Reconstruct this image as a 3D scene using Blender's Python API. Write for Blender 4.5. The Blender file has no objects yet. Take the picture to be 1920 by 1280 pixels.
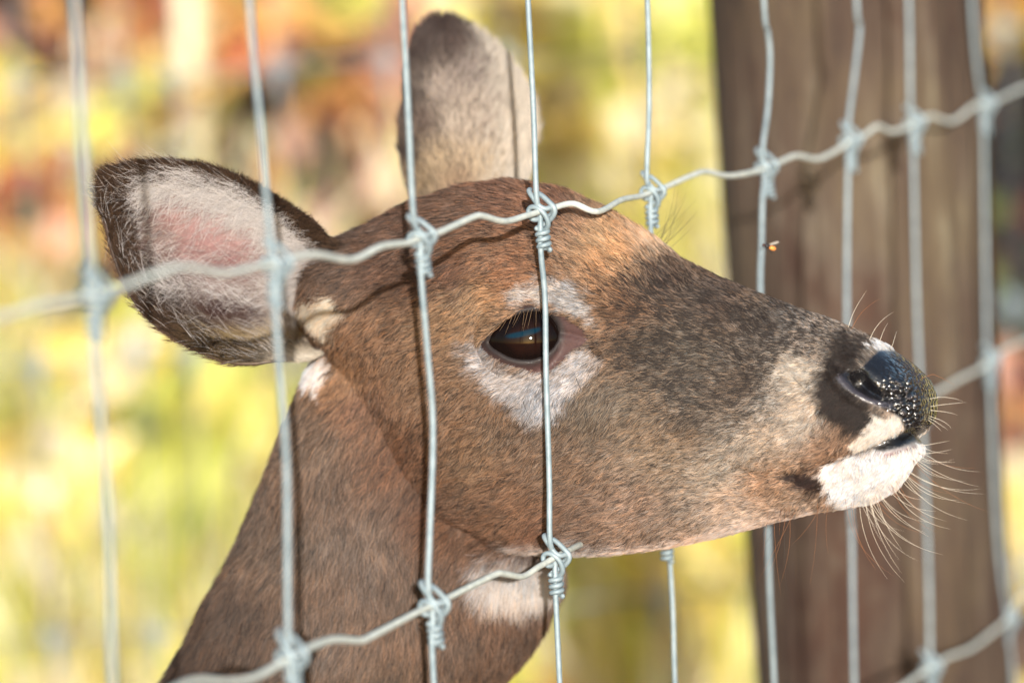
import bpy, bmesh, math, random
import numpy as np
from mathutils import Vector, Matrix

random.seed(7); rng = np.random.default_rng(11)
SC = bpy.context.scene
COL = SC.collection

# ------------------------------------------------------------------ camera
FPX = 7300.0                      # focal length in pixels of the 1920 px wide photograph
W0, H0 = 1920.0, 1280.0
PITCH, ROLL = math.radians(6.41), math.radians(2.8)
CAM = np.array([0.0, 0.0, 1.35])
R0 = np.array([1.0, 0, 0]); F = np.array([0, math.cos(PITCH), -math.sin(PITCH)]); U0 = np.array([0, math.sin(PITCH), math.cos(PITCH)])
R = R0*math.cos(ROLL) - U0*math.sin(ROLL)
U = U0*math.cos(ROLL) + R0*math.sin(ROLL)
cd = bpy.data.cameras.new('camera'); cam = bpy.data.objects.new('camera', cd); COL.objects.link(cam)
m = Matrix.Identity(4)
for i in range(3):
    m[i][0], m[i][1], m[i][2], m[i][3] = R[i], U[i], -F[i], CAM[i]
cam.matrix_world = m
cd.sensor_width = 36.0; cd.lens = FPX/W0*36.0
cd.clip_start = 0.05; cd.clip_end = 400
cd.dof.use_dof = True; cd.dof.focus_distance = 1.93; cd.dof.aperture_fstop = cd.lens/31.0
SC.camera = cam

# ------------------------------------------------------------------ light
SUN_EL, SUN_AZ = math.radians(10.5), math.radians(-2.6)      # low sun behind the camera, standing in for a flash near the lens
world = bpy.data.worlds.new('World'); SC.world = world; world.use_nodes = True
nt = world.node_tree; nt.nodes.clear()
sky = nt.nodes.new('ShaderNodeTexSky'); sky.sky_type = 'NISHITA'; sky.sun_disc = False
sky.sun_elevation = SUN_EL; sky.sun_rotation = math.pi - SUN_AZ
bg = nt.nodes.new('ShaderNodeBackground'); bg.inputs[1].default_value = 0.15
wo = nt.nodes.new('ShaderNodeOutputWorld')
nt.links.new(sky.outputs[0], bg.inputs[0]); nt.links.new(bg.outputs[0], wo.inputs[0])
sl = bpy.data.lights.new('sun', 'SUN'); sun = bpy.data.objects.new('sun', sl); COL.objects.link(sun)
sl.energy = 4.8; sl.angle = math.radians(0.6); sl.color = (1.0, 0.95, 0.88)
tosun = Vector((-math.sin(SUN_AZ)*math.cos(SUN_EL), -math.cos(SUN_AZ)*math.cos(SUN_EL), math.sin(SUN_EL)))
sun.rotation_euler = tosun.to_track_quat('Z', 'Y').to_euler(); sun.location = (-1, -3, 4)
SC.view_settings.view_transform = 'Standard'; SC.view_settings.look = 'None'
SC.view_settings.exposure = 0.72; SC.view_settings.gamma = 1.0
SC.render.engine = 'CYCLES'
SC.cycles.use_denoising = True
SC.cycles.max_bounces = 8; SC.cycles.diffuse_bounces = 4; SC.cycles.glossy_bounces = 3; SC.cycles.transmission_bounces = 6
SC.cycles.transparent_max_bounces = 8; SC.cycles.sample_clamp_indirect = 4.0

# ------------------------------------------------------------------ helpers
def ray(px, py):
    px = np.asarray(px, float); py = np.asarray(py, float)
    return ((px-W0/2)/FPX)[..., None]*R - ((py-H0/2)/FPX)[..., None]*U + F
def at_depth(px, py, d): return CAM + ray(px, py)*np.asarray(d, float)[..., None]
def on_plane(px, py, p0, n):
    r = ray(px, py); t = ((p0-CAM)@n)/(r@n)
    return CAM + r*t[..., None]
def project(P):
    Q = P-CAM; d = Q@F
    return W0/2 + FPX*(Q@R)/d, H0/2 - FPX*(Q@U)/d
def s2l(c):
    c = np.asarray(c, float)/255.0
    return np.where(c <= 0.04045, c/12.92, ((c+0.055)/1.055)**2.4)
def sstep(a, b, x):
    t = np.clip((x-a)/(b-a), 0, 1); return t*t*(3-2*t)
def vnoise(P, scale, seed=0):
    P = np.asarray(P, float)*scale + seed*17.31
    i = np.floor(P).astype(np.int64); f = P-i; f = f*f*(3-2*f)
    def h(ix, iy, iz):
        n = (ix*374761393 + iy*668265263 + iz*2147483647 + seed*144665) & 0x7fffffff
        n = ((n ^ (n >> 13))*1274126177) & 0x7fffffff
        n = n ^ (n >> 16)
        return (n & 0xffff)/65535.0
    out = 0
    for dx in (0, 1):
        for dy in (0, 1):
            for dz in (0, 1):
                w = (f[:, 0] if dx else 1-f[:, 0])*(f[:, 1] if dy else 1-f[:, 1])*(f[:, 2] if dz else 1-f[:, 2])
                out = out + w*h(i[:, 0]+dx, i[:, 1]+dy, i[:, 2]+dz)
    return out
def sdpoly(u, v, poly):
    """signed distance in px, negative inside"""
    poly = np.asarray(poly, float); n = len(poly)
    d = np.full(u.shape, 1e12); inside = np.zeros(u.shape, bool)
    for i in range(n):
        a = poly[i]; b = poly[(i+1) % n]; e = b-a
        wx, wy = u-a[0], v-a[1]
        t = np.clip((wx*e[0]+wy*e[1])/(e@e), 0, 1)
        d = np.minimum(d, (wx-e[0]*t)**2+(wy-e[1]*t)**2)
        c = ((a[1] > v) != (b[1] > v))
        if abs(e[1]) > 1e-9:
            inside ^= c & (u < e[0]*(v-a[1])/e[1]+a[0])
    d = np.sqrt(d); return np.where(inside, -d, d)
def sdline(u, v, pts):
    pts = np.asarray(pts, float); d = np.full(u.shape, 1e12)
    for a, b in zip(pts[:-1], pts[1:]):
        e = b-a; wx, wy = u-a[0], v-a[1]
        t = np.clip((wx*e[0]+wy*e[1])/(e@e), 0, 1)
        d = np.minimum(d, (wx-e[0]*t)**2+(wy-e[1]*t)**2)
    return np.sqrt(d)
def idw(u, v, ctrl, vals, p=3.0):
    acc = np.zeros(u.shape+(vals.shape[1],)); ws = np.zeros(u.shape)
    for c, val in zip(ctrl, vals):
        w = 1.0/(((u-c[0])**2+(v-c[1])**2+200.0)**(p/2)); ws += w; acc += w[..., None]*val
    return acc/ws[..., None]
def catmull(pts, n):
    P = np.asarray(pts, float); P = np.vstack([2*P[0]-P[1], P, 2*P[-1]-P[-2]]); out = []
    for i in range(1, len(P)-2):
        t = np.linspace(0, 1, n, endpoint=False)[:, None]
        a, b, c, d = P[i-1], P[i], P[i+1], P[i+2]
        out.append(0.5*((2*b)+(-a+c)*t+(2*a-5*b+4*c-d)*t**2+(-a+3*b-3*c+d)*t**3))
    out.append(P[-2][None]); return np.vstack(out)
def mesh_from(verts, faces, name):
    me = bpy.data.meshes.new(name); me.from_pydata([tuple(v) for v in verts], [], [tuple(f) for f in faces]); me.update(); return me
def add_obj(name, data, mat=None, parent=None):
    o = bpy.data.objects.new(name, data); COL.objects.link(o)
    if mat is not None and data is not None: data.materials.append(mat)
    if parent is not None: o.parent = parent
    return o
def tag(o, label=None, cat=None, group=None, kind=None):
    if label: o['label'] = label
    if cat: o['category'] = cat
    if group: o['group'] = group
    if kind: o['kind'] = kind
    return o
def smooth(me): me.polygons.foreach_set('use_smooth', [True]*len(me.polygons)); me.update()
def tube(path, rad, sides=8, closed=True):
    """verts, faces of a tube along a path; rad scalar or array"""
    P = np.asarray(path, float); n = len(P); rad = np.broadcast_to(rad, (n,))
    T = np.gradient(P, axis=0); T /= np.linalg.norm(T, axis=1)[:, None]+1e-12
    ref = np.array([0.31, 0.83, 0.47]); N = np.cross(T[0], ref); N /= np.linalg.norm(N); V = []
    for i in range(n):
        N = N - T[i]*(N@T[i]); N /= np.linalg.norm(N); B = np.cross(T[i], N)
        for k in range(sides):
            a = 2*math.pi*k/sides; V.append(P[i]+rad[i]*(math.cos(a)*N+math.sin(a)*B))
    Fc = [(i*sides+k, i*sides+(k+1) % sides, (i+1)*sides+(k+1) % sides, (i+1)*sides+k) for i in range(n-1) for k in range(sides)]
    if closed:
        Fc.append(tuple(range(sides))[::-1]); Fc.append(tuple((n-1)*sides+k for k in range(sides)))
    return V, Fc
class MB:
    def __init__(s): s.v = []; s.f = []; s.c = []
    def add(s, V, Fc, col=None):
        b = len(s.v); s.v += [tuple(x) for x in V]; s.f += [tuple(i+b for i in f) for f in Fc]
        if col is not None: s.c += [tuple(col)+(1.0,)]*len(V)
    def build(s, name, mat, parent=None, sm=True):
        me = mesh_from(s.v, s.f, name)
        if s.c:
            a = me.color_attributes.new('Col', 'FLOAT_COLOR', 'POINT'); a.data.foreach_set('color', np.array(s.c, np.float32).ravel())
        if sm: smooth(me)
        return add_obj(name, me, mat, parent)

# ------------------------------------------------------------------ materials
def newmat(name):
    mt = bpy.data.materials.new(name); mt.use_nodes = True; n = mt.node_tree.nodes; n.clear()
    out = n.new('ShaderNodeOutputMaterial'); b = n.new('ShaderNodeBsdfPrincipled'); mt.node_tree.links.new(b.outputs[0], out.inputs[0])
    return mt, mt.node_tree, b, out
def ramp(t, stops):
    r = t.nodes.new('ShaderNodeValToRGB'); e = r.color_ramp.elements
    e[0].position, e[0].color = stops[0][0], (*stops[0][1], 1); e[1].position, e[1].color = stops[-1][0], (*stops[-1][1], 1)
    for p, c in stops[1:-1]:
        k = e.new(p); k.color = (*c, 1)
    return r
def noise(t, scale, detail=4, rough=0.55, vec=None):
    n = t.nodes.new('ShaderNodeTexNoise'); n.inputs['Scale'].default_value = scale; n.inputs['Detail'].default_value = detail; n.inputs['Roughness'].default_value = rough
    if vec is not None: t.links.new(vec, n.inputs['Vector'])
    return n
def coords(t, kind='Object', scale=(1, 1, 1)):
    tc = t.nodes.new('ShaderNodeTexCoord'); mp = t.nodes.new('ShaderNodeMapping'); mp.inputs['Scale'].default_value = scale
    t.links.new(tc.outputs[kind], mp.inputs[0]); return mp.outputs[0]
def bump(t, b, height, strength, dist):
    bp = t.nodes.new('ShaderNodeBump'); bp.inputs['Strength'].default_value = strength; bp.inputs['Distance'].default_value = dist
    t.links.new(height, bp.inputs['Height']); t.links.new(bp.outputs[0], b.inputs['Normal']); return bp

def mat_wire(name, a, c, metal=0.35):
    mt, t, b, _ = newmat(name)
    vc = coords(t); n1 = noise(t, 160, 5, 0.6, vc); r = ramp(t, [(0.3, a), (0.62, c)])
    t.links.new(n1.outputs[0], r.inputs[0]); t.links.new(r.outputs[0], b.inputs['Base Color'])
    b.inputs['Metallic'].default_value = metal*0.6; b.inputs['Roughness'].default_value = 0.58
    n2 = noise(t, 900, 3, 0.6, vc); bump(t, b, n2.outputs[0], 0.15, 0.0004)
    return mt
M_WIRE = mat_wire('galvanised_wire', (0.155, 0.21, 0.24), (0.25, 0.31, 0.34))
M_LINE = mat_wire('galvanised_line_wire', (0.42, 0.46, 0.43), (0.62, 0.65, 0.60), 0.08)
def mat_attr(name, rough=0.6, transl=0.0, var=0.0, spec=0.3):
    mt, t, b, out = newmat(name)
    at = t.nodes.new('ShaderNodeAttribute'); at.attribute_name = 'Col'; c = at.outputs['Color']
    if var:
        n1 = noise(t, 40, 3, 0.6, coords(t)); mx = t.nodes.new('ShaderNodeMix'); mx.data_type = 'RGBA'; mx.blend_type = 'MULTIPLY'; mx.inputs[0].default_value = var
        t.links.new(c, mx.inputs[6]); t.links.new(n1.outputs[0], mx.inputs[7]); c = mx.outputs[2]
    t.links.new(c, b.inputs['Base Color']); b.inputs['Roughness'].default_value = rough; b.inputs['Specular IOR Level'].default_value = spec
    if transl:
        tr = t.nodes.new('ShaderNodeBsdfTranslucent'); t.links.new(c, tr.inputs[0]); ms = t.nodes.new('ShaderNodeMixShader'); ms.inputs[0].default_value = transl
        t.links.new(b.outputs[0], ms.inputs[1]); t.links.new(tr.outputs[0], ms.inputs[2]); t.links.new(ms.outputs[0], out.inputs[0])
    return mt
M_LEAF = mat_attr('leaf', 0.3, 0.35, 0.0, 0.5)
M_GRASS = mat_attr('grass_blade', 0.5, 0.4)
M_BARK = mat_attr('pale_bark', 0.85, 0, 0.5)
def mat_hair(name, rough=0.35, tint=1.0):
    mt = bpy.data.materials.new(name); mt.use_nodes = True; t = mt.node_tree; t.nodes.clear()
    out = t.nodes.new('ShaderNodeOutputMaterial'); at = t.nodes.new('ShaderNodeAttribute'); at.attribute_name = 'hair_color'
    b = t.nodes.new('ShaderNodeBsdfPrincipled'); b.inputs['Roughness'].default_value = 0.55; b.inputs['Specular IOR Level'].default_value = rough
    t.links.new(at.outputs['Color'], b.inputs['Base Color'])
    tr = t.nodes.new('ShaderNodeBsdfTranslucent'); t.links.new(at.outputs['Color'], tr.inputs[0])
    ms = t.nodes.new('ShaderNodeMixShader'); ms.inputs[0].default_value = 0.25
    t.links.new(b.outputs[0], ms.inputs[1]); t.links.new(tr.outputs[0], ms.inputs[2]); t.links.new(ms.outputs[0], out.inputs[0])
    return mt
M_FUR = mat_hair('deer_fur'); M_WHISK = mat_hair('whisker_hair', 0.6)

def make_hair(name, P, rad, colr, mat, parent):
    """P (N,K,3) world positions, rad (N,K), colr (N,K,3)"""
    N, K, _ = P.shape
    hc = bpy.data.hair_curves.new(name); hc.add_curves([K]*N)
    hc.attributes['position'].data.foreach_set('vector', P.astype(np.float32).ravel())
    ra = hc.attributes.get('radius') or hc.attributes.new('radius', 'FLOAT', 'POINT')
    ra.data.foreach_set('value', rad.astype(np.float32).ravel())
    ca = hc.attributes.new('hair_color', 'FLOAT_COLOR', 'POINT')
    ca.data.foreach_set('color', np.concatenate([colr, np.ones((N, K, 1))], 2).astype(np.float32).ravel())
    hc.materials.append(mat)
    o = bpy.data.objects.new(name, hc); COL.objects.link(o)
    if parent is not None: o.parent = parent
    return o

# ================================================================== THE SETTING: ground and bank
def ground_z(x, y):
    z = 0.45*np.maximum(y-4.7, 0)
    z = np.where(y > 16, 0.45*11.3+0.12*(y-16), z)
    return z + 0.05*np.sin(x*1.3+0.4)*np.cos(y*0.9) - 0.05*np.cos(0)*0
gx = np.concatenate([np.linspace(-120, -9, 24), np.linspace(-8, 8, 110), np.linspace(9, 120, 24)])
gy = np.concatenate([np.linspace(-60, -4, 16), np.linspace(-3, 16, 120), np.linspace(17, 160, 30)])
GX, GY = np.meshgrid(gx, gy, indexing='ij'); GZ = ground_z(GX, GY)
GZ = GZ + 0.06*(vnoise(np.stack([GX.ravel(), GY.ravel(), 0*GX.ravel()], 1), 1.7, 3).reshape(GX.shape)-0.5)*(GY > 3.2)
nx, ny = GX.shape
gv = np.stack([GX.ravel(), GY.ravel(), GZ.ravel()], 1)
gf = [(i*ny+j, (i+1)*ny+j, (i+1)*ny+j+1, i*ny+j+1) for i in range(nx-1) for j in range(ny-1)]
mt, t, b, _ = newmat('leaf_litter_soil')
vc = coords(t); n1 = noise(t, 1.1, 6, 0.62, vc); n2 = noise(t, 14, 5, 0.7, vc)
r1 = ramp(t, [(0.38, (0.010, 0.006, 0.004)), (0.50, (0.05, 0.022, 0.013)), (0.60, (0.13, 0.065, 0.03)), (0.72, (0.17, 0.16, 0.035))])
t.links.new(n1.outputs[0], r1.inputs[0])
mx = t.nodes.new('ShaderNodeMix'); mx.data_type = 'RGBA'; mx.blend_type = 'OVERLAY'; mx.inputs[0].default_value = 0.7
t.links.new(r1.outputs[0], mx.inputs[6]); t.links.new(n2.outputs[0], mx.inputs[7]); t.links.new(mx.outputs[2], b.inputs['Base Color'])
b.inputs['Roughness'].default_value = 0.95; bump(t, b, n2.outputs[0], 0.7, 0.03)
gme = mesh_from(gv, gf, 'ground'); smooth(gme)
tag(add_obj('ground', gme, mt), kind='structure')

# ================================================================== WIRE FENCE
TH = math.radians(23.4)
FDIR = np.array([math.sin(TH), math.cos(TH), 0.0]); FN = np.array([math.cos(TH), -math.sin(TH), 0.0])   # FN looks to the camera's side
FP = at_depth(1015, 395, np.array(1.905))
def onf(p): p = np.asarray(p, float); return on_plane(p[:, 0], p[:, 1], FP, FN)
stays = {
 0: [(140,0),(150,200),(165,450),(178,550),(178,640),(190,800),(205,1000),(212,1280)],
 1: [(468,0),(490,250),(505,430),(517,495),(516,570),(530,760),(538,900),(540,1180),(547,1230),(547,1290)],
 2: [(754,0),(765,200),(775,400),(788,445),(790,520),(800,640),(812,800),(806,1000),(803,1100),(812,1137),(810,1200),(814,1290)],
 3: [(990,0),(1000,200),(1006,370),(1013,396),(1014,470),(1022,560),(1024,700),(1030,900),(1031,1010),(1040,1046),(1042,1115),(1050,1290)],
 4: [(1214,0),(1217,200),(1213,330),(1221,360),(1220,420),(1232,620),(1247,930),(1255,1030),(1262,1150),(1266,1290)],
 5: [(1432,0),(1440,60),(1444,110),(1440,200),(1430,280),(1436,313),(1430,370),(1428,460),(1426,550),(1434,780),(1440,980),(1443,1100),(1452,1290)],
 6: [(1606,0),(1612,50),(1605,120),(1590,240),(1594,264),(1590,330),(1588,600),(1594,950),(1597,1000),(1602,1290)],
 7: [(1704,0),(1707,200),(1713,232),(1713,290),(1720,600),(1735,900),(1742,1100),(1744,1250),(1748,1300)],
 8: [(1822,0),(1835,150),(1846,196),(1845,240),(1850,640),(1856,676),(1857,720),(1870,1000),(1888,1160),(1892,1200),(1900,1290)],
}
lineA = [(0,595),(60,575),(140,562),(178,552),(215,543),(290,515),(345,500),(420,512),(480,500),(515,495),(560,480),(600,478),(660,487),(715,462),(765,455),(788,445),(820,437),(885,408),(905,405),(945,415),(985,405),(1015,396),(1040,389),(1075,382),(1120,397),(1165,375),(1200,368),(1222,360),(1245,352),(1300,328),(1325,322),(1365,330),(1415,322),(1437,312),(1460,305),(1493,292),(1535,298),(1580,275),(1594,263),(1615,258),(1645,237),(1670,247),(1700,240),(1713,231),(1745,218),(1785,228),(1825,200),(1846,195),(1870,187),(1920,165)]
lineB = [(120,1395),(178,1368),(240,1345),(330,1290),(375,1275),(430,1278),(480,1268),(530,1240),(547,1229),(575,1215),(625,1198),(675,1200),(700,1190),(790,1143),(812,1135),(840,1120),(925,1078),(945,1075),(980,1080),(1010,1062),(1040,1045),(1065,1032),(1095,1018),(1150,1005),(1247,945),(1340,920),(1437,860),(1500,845),(1591,792),(1650,775),(1730,742),(1760,733),(1800,710),(1840,690),(1856,676),(1885,655),(1920,640)]
lineC = [(1600,1345),(1650,1310),(1690,1288),(1715,1270),(1745,1250),(1780,1230),(1820,1215),(1860,1185),(1889,1160),(1920,1112)]
fence = add_obj('wire_fence', None); fence.location = (FP[0], FP[1], 0)
tag(fence, 'galvanised woven wire fence with knotted stays that the deer pokes its head through', 'fence')
INV = np.array([FP[0], FP[1], 0])
def fence_tube(name, pts, rad, mat, sub=5, sides=10, par=fence, inv=INV):
    P = catmull(pts, sub); V, Fc = tube(P-inv, rad, sides); mb = MB(); mb.add(V, Fc); return mb.build(name, mat, par)
fs = lambda P: (P-FP)@FDIR                     # distance along the fence
SAG = 0.172
def line_pts(px): return onf(px)
LA, LB, LC = line_pts(lineA), line_pts(lineB), line_pts(lineC)
for i_, (x_, _y) in enumerate(lineA):           # the forehead pushes this stretch of wire outwards
    dl = np.interp(x_, [1020, 1075, 1120, 1165, 1205], [0, .016, .034, .018, 0]); LA[i_] = CAM+(LA[i_]-CAM)*(1-dl/2.0)
for i_, (x_, _y) in enumerate(lineB):           # and this one runs behind the jaw
    dl = np.interp(x_, [1070, 1095, 1150, 1247, 1340, 1437], [0, .02, .065, .035, .01, 0]); LB[i_] = CAM+(LB[i_]-CAM)*(1+dl/2.0)
# distances along the fence of every stay (seen ones measured, others at 0.15 m)
kA = {k: onf([stays[k][3 if k not in (5,6,7) else {5:5,6:4,7:2}[k]]])[0] if k != 8 else onf([(1846,196)])[0] for k in stays}
S = {k: float(fs(kA[k][None])[0]) for k in kA}
for k in (-1, -2, -3): S[k] = S[k+1]-0.15
for k in (9, 10, 11, 12): S[k] = S[k-1]+0.15
smin, smax = S[-3]-0.04, S[12]+0.04
def crimped(z_of_s, s0, s1):
    out = []; s = s0
    for k in sorted(S):
        if s0-1e-6 <= S[k] <= s1+1e-6:
            for ds, dz in ((0, 0), (0.05, 0.004), (0.075, 0.005), (0.10, -0.004)):
                if S[k]+ds <= s1: out.append(FP+FDIR*(S[k]+ds)+np.array([0, 0, z_of_s(S[k]+ds)-FP[2]+dz]))
    return out
def extend(L):
    s = fs(L); zl, zr = L[0][2], L[-1][2]
    left = crimped(lambda q: zl, smin, s[0]-0.03); right = crimped(lambda q: zr, s[-1]+0.03, smax)
    parts = [np.array(a) for a in (left, L, right) if len(a)]
    return np.vstack(parts)
zA, zB, zC = LA[:, 2].mean(), LB[:, 2].mean(), LC[:, 2].mean()
lines = [extend(LA), extend(LB)]
zk8C = LC[-2][2]
lc_left = np.array(crimped(lambda q: zk8C, smin, fs(LC)[0]-0.03)); lines.append(np.vstack([lc_left, LC, np.array(crimped(lambda q: zk8C, fs(LC)[-1]+0.03, smax))]))
zz = zk8C-0.17; extra_z = []
while zz > 0.05: extra_z.append(zz); zz -= 0.15
extra_z += [zA+0.175*i for i in (1, 2, 3)]
for z in extra_z: lines.append(np.array(crimped(lambda q, z=z: z, smin, smax)))
for L in lines: fence_tube('line_wire', L, 0.00155, M_LINE)
ztop = max(extra_z)+0.01; zbot = 0.02
stay_paths = {}
for k in sorted(S):
    if k in stays:
        P = onf(stays[k]); a, c = P[0], P[-1]
        base = FP+FDIR*S[k]
        P = np.vstack([[a[0], a[1], ztop], [a[0], a[1], a[2]+0.12], P, [c[0], c[1], c[2]-0.12], [c[0], c[1], zbot]])
    else:
        q = FP+FDIR*S[k]; P = np.array([[q[0], q[1], ztop], [q[0]+0.002, q[1], 1.2], [q[0]-0.001, q[1], 0.8], [q[0], q[1], zbot]])
    stay_paths[k] = P; fence_tube('stay_wire', P, 0.00145, M_WIRE, 5)
# the knot: three strands of stay wire and a coil, one mesh shared by every knot
KS = 1/8.0/(FPX/1.905)
def kp(pts): return np.array([[(x-420)*KS, -(z)*0.0016, -(y-470)*KS] for x, y, z in pts])
mb = MB()
for pts in ([(285,150,-1.3),(275,165,0.2),(320,240,1.6),(420,385,2.0),(500,430,1.8),(575,425,0.6),(590,490,-0.8),(530,545,-1.6),(430,560,-1.4)],
            [(395,205,-1.5),(470,260,-0.9),(560,345,0.2),(625,420,0.8),(625,505,0.4),(560,590,-0.6),(450,660,-1.4),(375,700,-0.9)],
            [(440,545,-1.2),(370,580,0.4),(300,565,1.2),(255,490,0.9),(270,420,1.0),(335,395,1.7),(425,435,2.4),(500,530,2.2),(532,640,1.7),(505,715,0.6),(445,745,-0.8)]):
    V, Fc = tube(catmull(kp(pts), 6), 0.00128, 9); mb.add(V, Fc)
hx = []
for i in range(0, 75):
    a = i/20.0*2*math.pi; y = 705+i/75*330; hx.append((420+10+i*0.3+78*math.cos(a+2.4), y, 1.45*math.sin(a+2.4)*1.0))
V, Fc = tube(kp(hx), 0.00128, 9); mb.add(V, Fc)
kme = mesh_from(mb.v, mb.f, 'knot'); smooth(kme); kme.materials.append(M_WIRE)
nrm = 0
for li, L in enumerate(lines):
    Lf = catmull(L, 4); sL = fs(Lf)
    for k in sorted(S):
        P = catmull(stay_paths[k], 8)
        zl = np.interp(S[k], np.sort(sL), Lf[np.argsort(sL), 2])
        o = np.argsort(P[:, 2]); q = np.array([np.interp(zl, P[o, 2], P[o, i]) for i in range(3)])
        zl = np.interp(fs(q[None])[0], np.sort(sL), Lf[np.argsort(sL), 2]); q = np.array([np.interp(zl, P[o, 2], P[o, i]) for i in range(3)])
        ko = bpy.data.objects.new('knot', kme); COL.objects.link(ko); ko.parent = fence
        ko.location = Vector(q-INV); ko.rotation_euler = (random.uniform(-.06, .06), ROLL+random.uniform(-.08, .08), random.uniform(-.25, .25))
        sc = random.uniform(0.94, 1.06); ko.scale = (sc, sc, sc)

# ================================================================== WOODEN POST
tp = onf([(1862, 640)])[0]; PR = 0.088
pc = tp - FN*(PR+0.003)
topx = at_depth(1572, 0, np.array((pc-CAM)@F)); lowx = at_depth(1655, 1280, np.array((pc-CAM)@F))
ax = (topx-lowx)/np.linalg.norm(topx-lowx); ax = ax/ax[2]
ax = np.array([ax[0]*0.9, 0.0, 1.0])
nz, na = 150, 96; V = []
for i in range(nz):
    z = -0.3+2.2*i/(nz-1)
    for k in range(na):
        a = 2*math.pi*k/na
        q = np.array([[math.cos(a)*2.2, math.sin(a)*2.2, z*1.1]])
        rr = PR*(1.0+0.05*(z-1.1))+0.012*(vnoise(q, 1.0, 5)[0]-0.5)+0.004*(vnoise(q*np.array([5, 5, 1.6]), 1.0, 6)[0]-0.5)
        g = vnoise(q*np.array([9, 9, 0.45]), 1.0, 8)[0]
        rr -= 0.006*max(0, 0.26-g)/0.26
        c = pc+ax*(z-pc[2]); V.append((c[0]+rr*math.cos(a), c[1]+rr*math.sin(a), z))
Fc = [(i*na+k, i*na+(k+1) % na, (i+1)*na+(k+1) % na, (i+1)*na+k) for i in range(nz-1) for k in range(na)]
Fc += [tuple(range(na))[::-1], tuple((nz-1)*na+k for k in range(na))]
mt, t, b, _ = newmat('weathered_wood')
vc = coords(t, 'Object', (1, 1, 0.14)); n1 = noise(t, 26, 8, 0.65, vc)
vd = coords(t, 'Object', (1, 1, 0.45)); n2 = noise(t, 15, 6, 0.68, vd)
vf = coords(t, 'Object', (1, 1, 0.05)); n3 = noise(t, 150, 4, 0.6, vf)
r1 = ramp(t, [(0.30, (0.009, 0.005, 0.003)), (0.43, (0.040, 0.023, 0.014)), (0.57, (0.066, 0.044, 0.029)), (0.70, (0.135, 0.108, 0.082))])
t.links.new(n1.outputs[0], r1.inputs[0])
r2 = ramp(t, [(0.38, (0.55, 0.30, 0.20)), (0.5, (1, 1, 1)), (0.62, (1.35, 1.45, 1.25))]); t.links.new(n2.outputs[0], r2.inputs[0])
mx = t.nodes.new('ShaderNodeMix'); mx.data_type = 'RGBA'; mx.blend_type = 'MULTIPLY'; mx.inputs[0].default_value = 0.9
t.links.new(r1.outputs[0], mx.inputs[6]); t.links.new(r2.outputs[0], mx.inputs[7]); t.links.new(mx.outputs[2], b.inputs['Base Color'])
b.inputs['Roughness'].default_value = 0.85
ma = t.nodes.new('ShaderNodeMath'); ma.operation = 'ADD'; t.links.new(n1.outputs[0], ma.inputs[0]); t.links.new(n3.outputs[0], ma.inputs[1])
bump(t, b, ma.outputs[0], 0.6, 0.006)
pme = mesh_from(V, Fc, 'wooden_post'); smooth(pme)
tag(add_obj('wooden_post', pme, mt), 'thick round weathered brown wooden post that carries the wire fence', 'post')

# ================================================================== DEER
PSI = math.radians(24.0)
HF = math.cos(PSI)*R - math.sin(PSI)*F           # nose direction
HS = -math.sin(PSI)*R - math.cos(PSI)*F          # towards the deer's right, the side we see
HU = U
HO = at_depth(1070, 640, np.array(1.985))
HB = np.stack([HF, HS, HU], 0)
def h2w(P): return HO + P@HB
def w2h(P): return (P-HO)@HB.T
def unp(px, py, lat):
    """pixel -> head-local point on the plane y = lat"""
    lat = np.asarray(lat, float); r = ray(px, py)
    p0 = HO + lat[..., None]*HS
    tt = ((p0-CAM)@HS)/(r@HS); return w2h(CAM + r*tt[..., None])
def hpix(P):
    """head-local -> photo pixel of the mirrored near-side point"""
    Q = P.copy(); Q[:, 1] = np.abs(Q[:, 1]); return project(h2w(Q))
top = [(585,600,0),(610,530,0),(650,475,0),(710,428,0),(790,385,0),(890,352,0),(970,346,0),(1050,362,0),(1130,398,0),(1200,440,0),(1260,484,0),(1340,522,0),(1420,554,0),(1500,583,0),(1560,602,0),(1620,629,0),(1665,652,0),(1700,676,0),(1726,702,0),(1742,732,0),(1747,762,0)]
bot = [(585,610,0),(610,690,.02),(640,770,.03),(685,850,.035),(745,925,.035),(830,990,.03),(930,1028,.02),(1040,1036,.01),(1150,1032,0),(1250,1022,0),(1350,1003,0),(1450,976,0),(1530,958,0),(1590,948,0),(1642,936,0),(1676,914,0),(1700,880,0),(1713,850,0),(1720,822,0),(1728,806,0),(1742,790,0),(1747,764,0)]
def outl(L):
    A = np.array(L, float); P = unp(A[:, 0], A[:, 1], A[:, 2]); return P
TL, BL = outl(top), outl(bot)
xlo, xhi = max(TL[0, 0], BL[0, 0]), min(TL[-1, 0], BL[-1, 0])
wpx = [(585,.012),(610,.026),(650,.036),(710,.0435),(790,.049),(880,.0525),(960,.055),(1050,.0555),(1120,.053),(1200,.0475),(1300,.041),(1400,.036),(1500,.0325),(1580,.0315),(1640,.031),(1690,.0285),(1725,.0235),(1742,.017),(1747,.009)]
WX = unp(np.array([a for a, _ in wpx], float), np.full(len(wpx), 640.0), np.zeros(len(wpx)))[:, 0]; WY = np.array([b_ for _, b_ in wpx])
ns, na = 170, 72
tt = np.linspace(0, 1, ns); xs = xlo+(xhi-xlo)*(0.5-0.5*np.cos(math.pi*(0.02+0.96*tt))*1.0); xs = xlo+(xhi-xlo)*np.clip((xs-xs[0])/(xs[-1]-xs[0]), 0.0005, 0.9995)
zt = np.interp(xs, TL[:, 0], TL[:, 2]); zb = np.interp(xs, BL[:, 0], BL[:, 2]); ww = np.interp(xs, WX, WY)
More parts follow.
